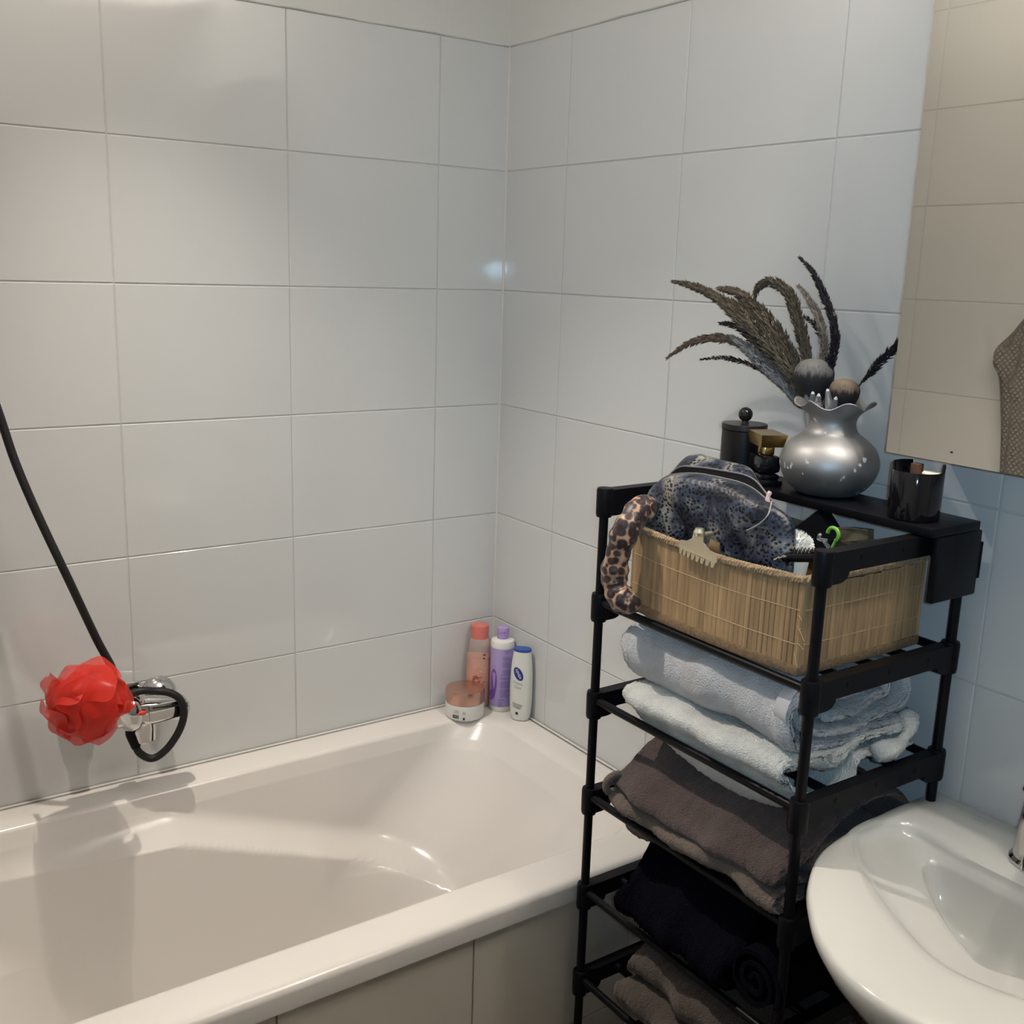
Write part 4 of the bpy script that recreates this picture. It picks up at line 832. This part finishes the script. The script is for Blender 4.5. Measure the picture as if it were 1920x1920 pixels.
mb = MB(); mb.tube(P, [.0068 + .00045 * (i % 2) for i in range(760)], 12); mb.build('hose', MT['hose'], hs, sharp=80)
mb = MB(); mb.tube([P[0] - np.array([0, 0, -.012]), P[0], P[3], P[14]], [.0095, .0095, .0095, .0085], 14); mb.build('connector', MT['black_plastic'], hs)
# red net puff: rounded net lobes around a knot
pc_ = pix(168, 1316, 1, -.165)
pu = thing('bath_puff', 'red net bath puff hanging on the mixer in front of the wall', 'bath puff', (pc_.x, pc_.y, pc_.z - .06))
def petal(d, size, h, seed):
    """a rounded, wavy-edged fold of net that hugs the ball and lifts at one side"""
    r = np.random.default_rng(seed); d = Vector(d).normalized(); a = d.orthogonal().normalized(); b_ = d.cross(a); n, m_ = 48, 9; L_ = []
    ph = r.uniform(0, 6, 4); k1 = int(r.integers(3, 5)); tilt = r.uniform(.008, .021)
    for j_ in range(m_):
        t = max(.02, j_ / (m_ - 1)); q = []
        for i in range(n):
            th = 2 * PI * i / n; g = t * t
            rad = size * t * (1 + .13 * g * math.sin(k1 * th + ph[0]) + .06 * g * math.sin((k1 + 3) * th + ph[1]))
            o_ = h + .004 - .62 * rad * rad / .055 + tilt * t * math.cos(th - ph[2]) + .0045 * g * math.sin(k1 * th + ph[3]) + .006 * max(0, t - .75) * 4 * (.5 + .5 * math.sin(k1 * th + ph[0]))
            q.append(pc_ + d * o_ + a * (rad * math.cos(th)) + b_ * (rad * math.sin(th)))
        L_.append([tuple(v) for v in q])
    return L_
random.seed(5); NP = 28
for i in range(NP):
    z = 1 - 2 * (i + .5) / NP; a = i * 2.39996; s = math.sqrt(1 - z * z); d = Vector((s * math.cos(a), s * math.sin(a), z))
    el = 1.0 + .22 * max(0, d.dot((-R_ * .9 - U_ * .5).normalized())) - .06 * max(0, d.dot(R_))
    mb = MB(); mb.loft(petal(d, random.uniform(.028, .042), .053 * el * random.uniform(.84, 1.16), i)); mb.build('net_fold', MT['net'], pu, sharp=180)
mb = MB(); mb.lathe([(.002, -.046)] + [(.046 * math.sin(PI * k / 10), -.046 * math.cos(PI * k / 10)) for k in range(1, 10)] + [(.002, .046)], tuple(pc_), 20, fn=lambda r, z, a: (r * (1 + .1 * math.sin(5 * a + z * 90)), z)); mb.build('knot', MT['net'], pu)
# ================================================================== BOTTLES IN THE CORNER
def wrap(mbx, V, Fc, c, r, ang, z, sy=1., up=None, rx=None):
    """flat print wrapped round a cylinder at angle ang"""
    out = []
    for x, y, _ in V:
        a = ang + x / r; out.append((c[0] + (r + .0003) * math.cos(a), c[1] + (r + .0003) * math.sin(a), z + y))
    mbx.add(out, Fc); return mbx
def strip(mbx, c, r, a0, a1, z0, z1, n=10):
    V = []; 
    for i in range(n + 1):
        a = a0 + (a1 - a0) * i / n
        for z in (z0, z1): V.append((c[0] + (r + .0004) * math.cos(a), c[1] + (r + .0004) * math.sin(a), z))
    return mbx.add(V, [(2 * i, 2 * i + 2, 2 * i + 3, 2 * i + 1) for i in range(n)])
VA = lambda c: math.atan2(CAM.y - c[1], CAM.x - c[0])
RZ = RIM + .0008
# cream jar
c = (-.121, -.072); a = VA(c)
t = thing('cream_jar', 'low white cosmetic jar with a rose gold lid on the tub corner', 'jar', (*c, RZ))
MB().lathe([(.042, 0), (.0435, .002), (.0442, .004), (.0442, .034), (.043, .035)], (*c, RZ), 56).build('body', MT['white_plastic'], t)
MB().lathe([(.0435, .0352), (.0446, .036), (.0446, .060), (.0430, .0645), (.039, .0655), (.004, .0655)], (*c, RZ), 56).build('lid', MT['rose_gold'], t, sharp=30)
mb = MB(); x = -.30
for i in range(16):
    wdt = random.choice((.012, .018, .028)); strip(mb, (*c, 0), .0442, a + x + .0, a + x - wdt * 1, RZ + .006, RZ + .0145, 2); x -= wdt + random.choice((.010, .016))
    if x < -.62: break
mb.build('barcode', MT['ink'], t, smooth=False)
mb = MB(); strip(mb, (*c, 0), .0442, a + .02, a - .08, RZ + .004, RZ + .009, 4); strip(mb, (*c, 0), .0442, a + .02, a - .01, RZ + .009, RZ + .0105, 2); strip(mb, (*c, 0), .0442, a - .05, a - .08, RZ + .009, RZ + .0105, 2)
V, Fc = text_mesh('O', .008); wrap(mb, V, Fc, c, .0442, a - .03, RZ + .019); mb.build('recycling_mark', MT['ink'], t, smooth=False)
mb = MB()
for k in range(3): strip(mb, (*c, 0), .0442, a - .28, a - .58 + .06 * (k % 2), RZ + .019 + .0028 * k, RZ + .0198 + .0028 * k, 6)
mb.build('small_print', MT['grey_ink'], t, smooth=False)
# coral bottle
c = (-.0605, -.0345); a = VA(c)
t = thing('shampoo_bottle', 'clear coral gel bottle with a coral cap behind the cream jar', 'bottle', (*c, RZ))
bp = catmull([(.0265, 0), (.0282, .003), (.0282, .02), (.0295, .07), (.0285, .11), (.025, .15), (.022, .160), (.0205, .163)], 5)
MB().lathe([tuple(q) for q in bp], (*c, RZ), 48).build('body', MT['coral_body'], t)
MB().lathe([(max(q[0] - .0012, .004), max(q[1], .0012)) for q in bp if q[1] < .125], (*c, RZ), 40).build('gel', MT['coral_gel'], t)
MB().lathe([(.0195, .161), (.0203, .162), (.0208, .188), (.0203, .192), (.018, .193), (.003, .193)], (*c, RZ), 40).build('cap', MT['coral_cap'], t, sharp=30)
mb = MB()
for k in range(46):
    a1 = a - .05 + random.uniform(-.55, .38); z1 = RZ + random.uniform(.028, .075); strip(mb, (*c, 0), .0299, a1, a1 + random.uniform(.06, .22), z1, z1 + random.uniform(.001, .006), 3)
mb.build('printed_pattern', MT['coral_print'], t, smooth=False)
mb = MB()
for k in range(16):
    a1 = a + random.uniform(-.25, .40); z1 = RZ + random.uniform(.060, .095); strip(mb, (*c, 0), .0301, a1, a1 + random.uniform(.05, .13), z1, z1 + .0018, 3)
for z1 in (.096, .088):                                       # pale flourish of script, too blurred to read
    n = 26; top = [(-.014 + .028 * i / n, z1 - .090 + .0035 * math.sin(i * 1.15) + .0012 * math.sin(i * .5)) for i in range(n + 1)]
    V = [(x, y, 0) for x, y in top] + [(x, y + .0011, 0) for x, y in top]; wrap(mb, V, [(i, i + 1, n + 2 + i, n + 1 + i) for i in range(n)], c, .0301, a + .12, RZ + .090)
mb.build('pale_print', MT['pale_coral_print'], t, smooth=False)
mb = MB(); strip(mb, (*c, 0), .0285, a + .32, a + .52, RZ + .127, RZ + .1295, 3); strip(mb, (*c, 0), .0300, a + .30, a + .46, RZ + .119, RZ + .122, 3); mb.build('small_print', MT['ink'], t, smooth=False)
# lilac bottle
c = (-.0290, -.083); a = VA(c); r = .0272
t = thing('conditioner_bottle', 'tall lilac bottle with white shoulder and flip cap in the corner', 'bottle', (*c, RZ))
MB().lathe([(.0262, 0), (r, .002), (r, .150), (.0275, .152), (.0278, .160), (.0262, .166), (.020, .169), (.013, .170)], (*c, RZ), 56).build('body', MT['white_plastic'], t, sharp=40)
MB().lathe([(r + .0002, .012), (r + .0003, .0125), (r + .0003, .1505), (r + .0002, .151)], (*c, RZ), 56, cap0=False, cap1=False).build('label_sleeve', MT['purple'], t)
mb = MB(); mb.lathe([(.0125, .168), (.0130, .1695), (.0132, .186), (.0128, .1862), (.0132, .1865), (.0132, .193), (.0125, .195), (.003, .195)], (*c, RZ), 36); mb.build('cap', MT['purple_cap'], t, sharp=30)
mb = MB(); strip(mb, (*c, 0), .0134, a - .45, a + .45, RZ + .1858, RZ + .1868, 8); mb.build('cap_seam', MT['purple_deep'], t, smooth=False)
mb = MB(); n = 30; V = []
for i in range(n): th = 2 * PI * i / n; V.append((.0085 * math.cos(th) * (1 + .25 * math.sin(th)), .036 * math.sin(th), 0))
wrap(mb, V, [tuple(range(n))], c, r + .0006, a - .72, RZ + .066); V2 = [(x * .8, y * .35 - .018, 0) for x, y, _ in V]; wrap(mb, V2, [tuple(range(n))], c, r + .0007, a - .95, RZ + .056)
mb.build('violet_shape', MT['purple_deep'], t, smooth=False)
mb = MB()
strip(mb, (*c, 0), r + .0006, a + .12, a + .80, RZ + .1462, RZ + .1476, 6); strip(mb, (*c, 0), r + .0006, a + .20, a + .80, RZ + .1422, RZ + .1432, 6)
for k in range(30):
    z1 = RZ + .132 - k * .0033
    if k in (3, 8, 9, 14, 17, 23): continue
    strip(mb, (*c, 0), r + .0006, a - .12 if k > 12 else a + .02, a + random.uniform(.45, .85), z1, z1 + .0010, 6)
strip(mb, (*c, 0), r + .0006, a - .25, a + .22, RZ + .0285, RZ + .0305, 6)
for k in range(4): strip(mb, (*c, 0), r + .0006, a - .25, a + .05 + .05 * (k % 2), RZ + .024 - k * .003, RZ + .025 - k * .003, 4)
strip(mb, (*c, 0), r + .0006, a - .25, a - .02, RZ + .0138, RZ + .0158, 4)
mb.build('small_print', MT['purple_ink'], t, smooth=False)
# white lotion bottle with blue cap, oval body narrow towards the cap, standing on its shoulder
c = Vector((-.026, -.157, RZ)); ya = math.radians(222)
t = thing('lotion_bottle', 'white oval lotion bottle with a blue cap beside the lilac bottle', 'bottle', tuple(c))
ca, sa = math.cos(ya), math.sin(ya)
def lot(u, v, z):
    return (c.x + u * -sa + v * ca, c.y + u * ca + v * sa, c.z + z)
pr = catmull([(.016, .013, 0), (.020, .0155, .003), (.0235, .0165, .02), (.0255, .0172, .05), (.0255, .017, .09), (.0235, .0155, .13), (.0205, .0135, .155), (.0195, .0130, .1615)], 5)
mb = MB(); mb.loft([[lot(hw * math.copysign(abs(math.cos(q)) ** .8, math.cos(q)), hd * math.copysign(abs(math.sin(q)) ** .9, math.sin(q)), z) for q in np.linspace(0, 2 * PI, 48, endpoint=False)] for hw, hd, z in pr], True, True, True); mb.build('body', MT['lotion_white'], t, sharp=60)
mb = MB(); mb.loft([[lot(hw * math.cos(q), hd * math.sin(q), z) for q in np.linspace(0, 2 * PI, 48, endpoint=False)] for hw, hd, z in ((.0195, .0130, .1622), (.0205, .0142, .163), (.0205, .0142, .1665), (.0195, .0134, .168))], True, True, True); mb.build('cap', MT['blue_cap'], t, sharp=30)
def lot_print(V, Fc, u0, z0, mat, name, off=.0006, rot=0.):
    out = []
    for x, y, _ in V:
        xr = x * math.cos(rot) - y * math.sin(rot); yr = x * math.sin(rot) + y * math.cos(rot)
        u = u0 + xr; z = z0 + yr; hw = np.interp(z, pr[:, 2], pr[:, 0]); hd = np.interp(z, pr[:, 2], pr[:, 1])
        qq = min(.999, abs(u) / hw) ** (1 / .8); v = hd * math.sqrt(max(0, 1 - qq * qq)) ** .9 + off; out.append(lot(u, v, z))
    return MB().add(out, Fc).build(name, mat, t, smooth=False)
n = 28
def ell(a_, b_): return [(a_ * math.cos(2 * PI * i / n), b_ * math.sin(2 * PI * i / n), 0) for i in range(n)], [tuple([n] + [i, (i + 1) % n]) for i in range(n)]
def ellipse(a_, b_):
    V = [(a_ * k / 4 * math.cos(2 * PI * i / n), b_ * k / 4 * math.sin(2 * PI * i / n), 0) for k in (1, 2, 3, 4) for i in range(n)]
    Fc = [(k * n + i, k * n + (i + 1) % n, (k + 1) * n + (i + 1) % n, (k + 1) * n + i) for k in range(3) for i in range(n)] + [tuple(range(n))]
    return V, Fc
LU = -.004
V, Fc = ellipse(.0165, .0095); lot_print(V, Fc, LU, .112, MT['blue_logo'], 'oval_logo', .0006, math.radians(-62))
V, Fc = text_mesh('NIVEA', .0085); lot_print(V, Fc, LU, .112, MT['white_ink'], 'logo_lettering', .0011, math.radians(-62))
for k, (s_, sz, z_) in enumerate((('Creme', .0085, .0905), ('Care', .0085, .0805))):
    V, Fc = text_mesh(s_, sz); lot_print(V, Fc, LU - .001, z_, MT['grey_ink'], 'name_lettering', .0006, math.radians(-12))
for k in range(4):
    V = [(-.012, 0, 0), (-.004, 0, 0), (.004, 0, 0), (.012 - .002 * k, 0, 0), (.012 - .002 * k, .0016, 0), (.004, .0016, 0), (-.004, .0016, 0), (-.012, .0016, 0)]
    lot_print(V, [(0, 1, 6, 7), (1, 2, 5, 6), (2, 3, 4, 5)], LU, .040 - .0032 * k, MT['grey_ink'], 'small_print', .0006, math.radians(-14))
V = [(-.003, -.003, 0), (.003, -.003, 0), (.003, .003, 0), (-.003, .003, 0)]; lot_print(V, [(0, 1, 2, 3)], LU - .001, .0185, MT['ink'], 'small_emblem')
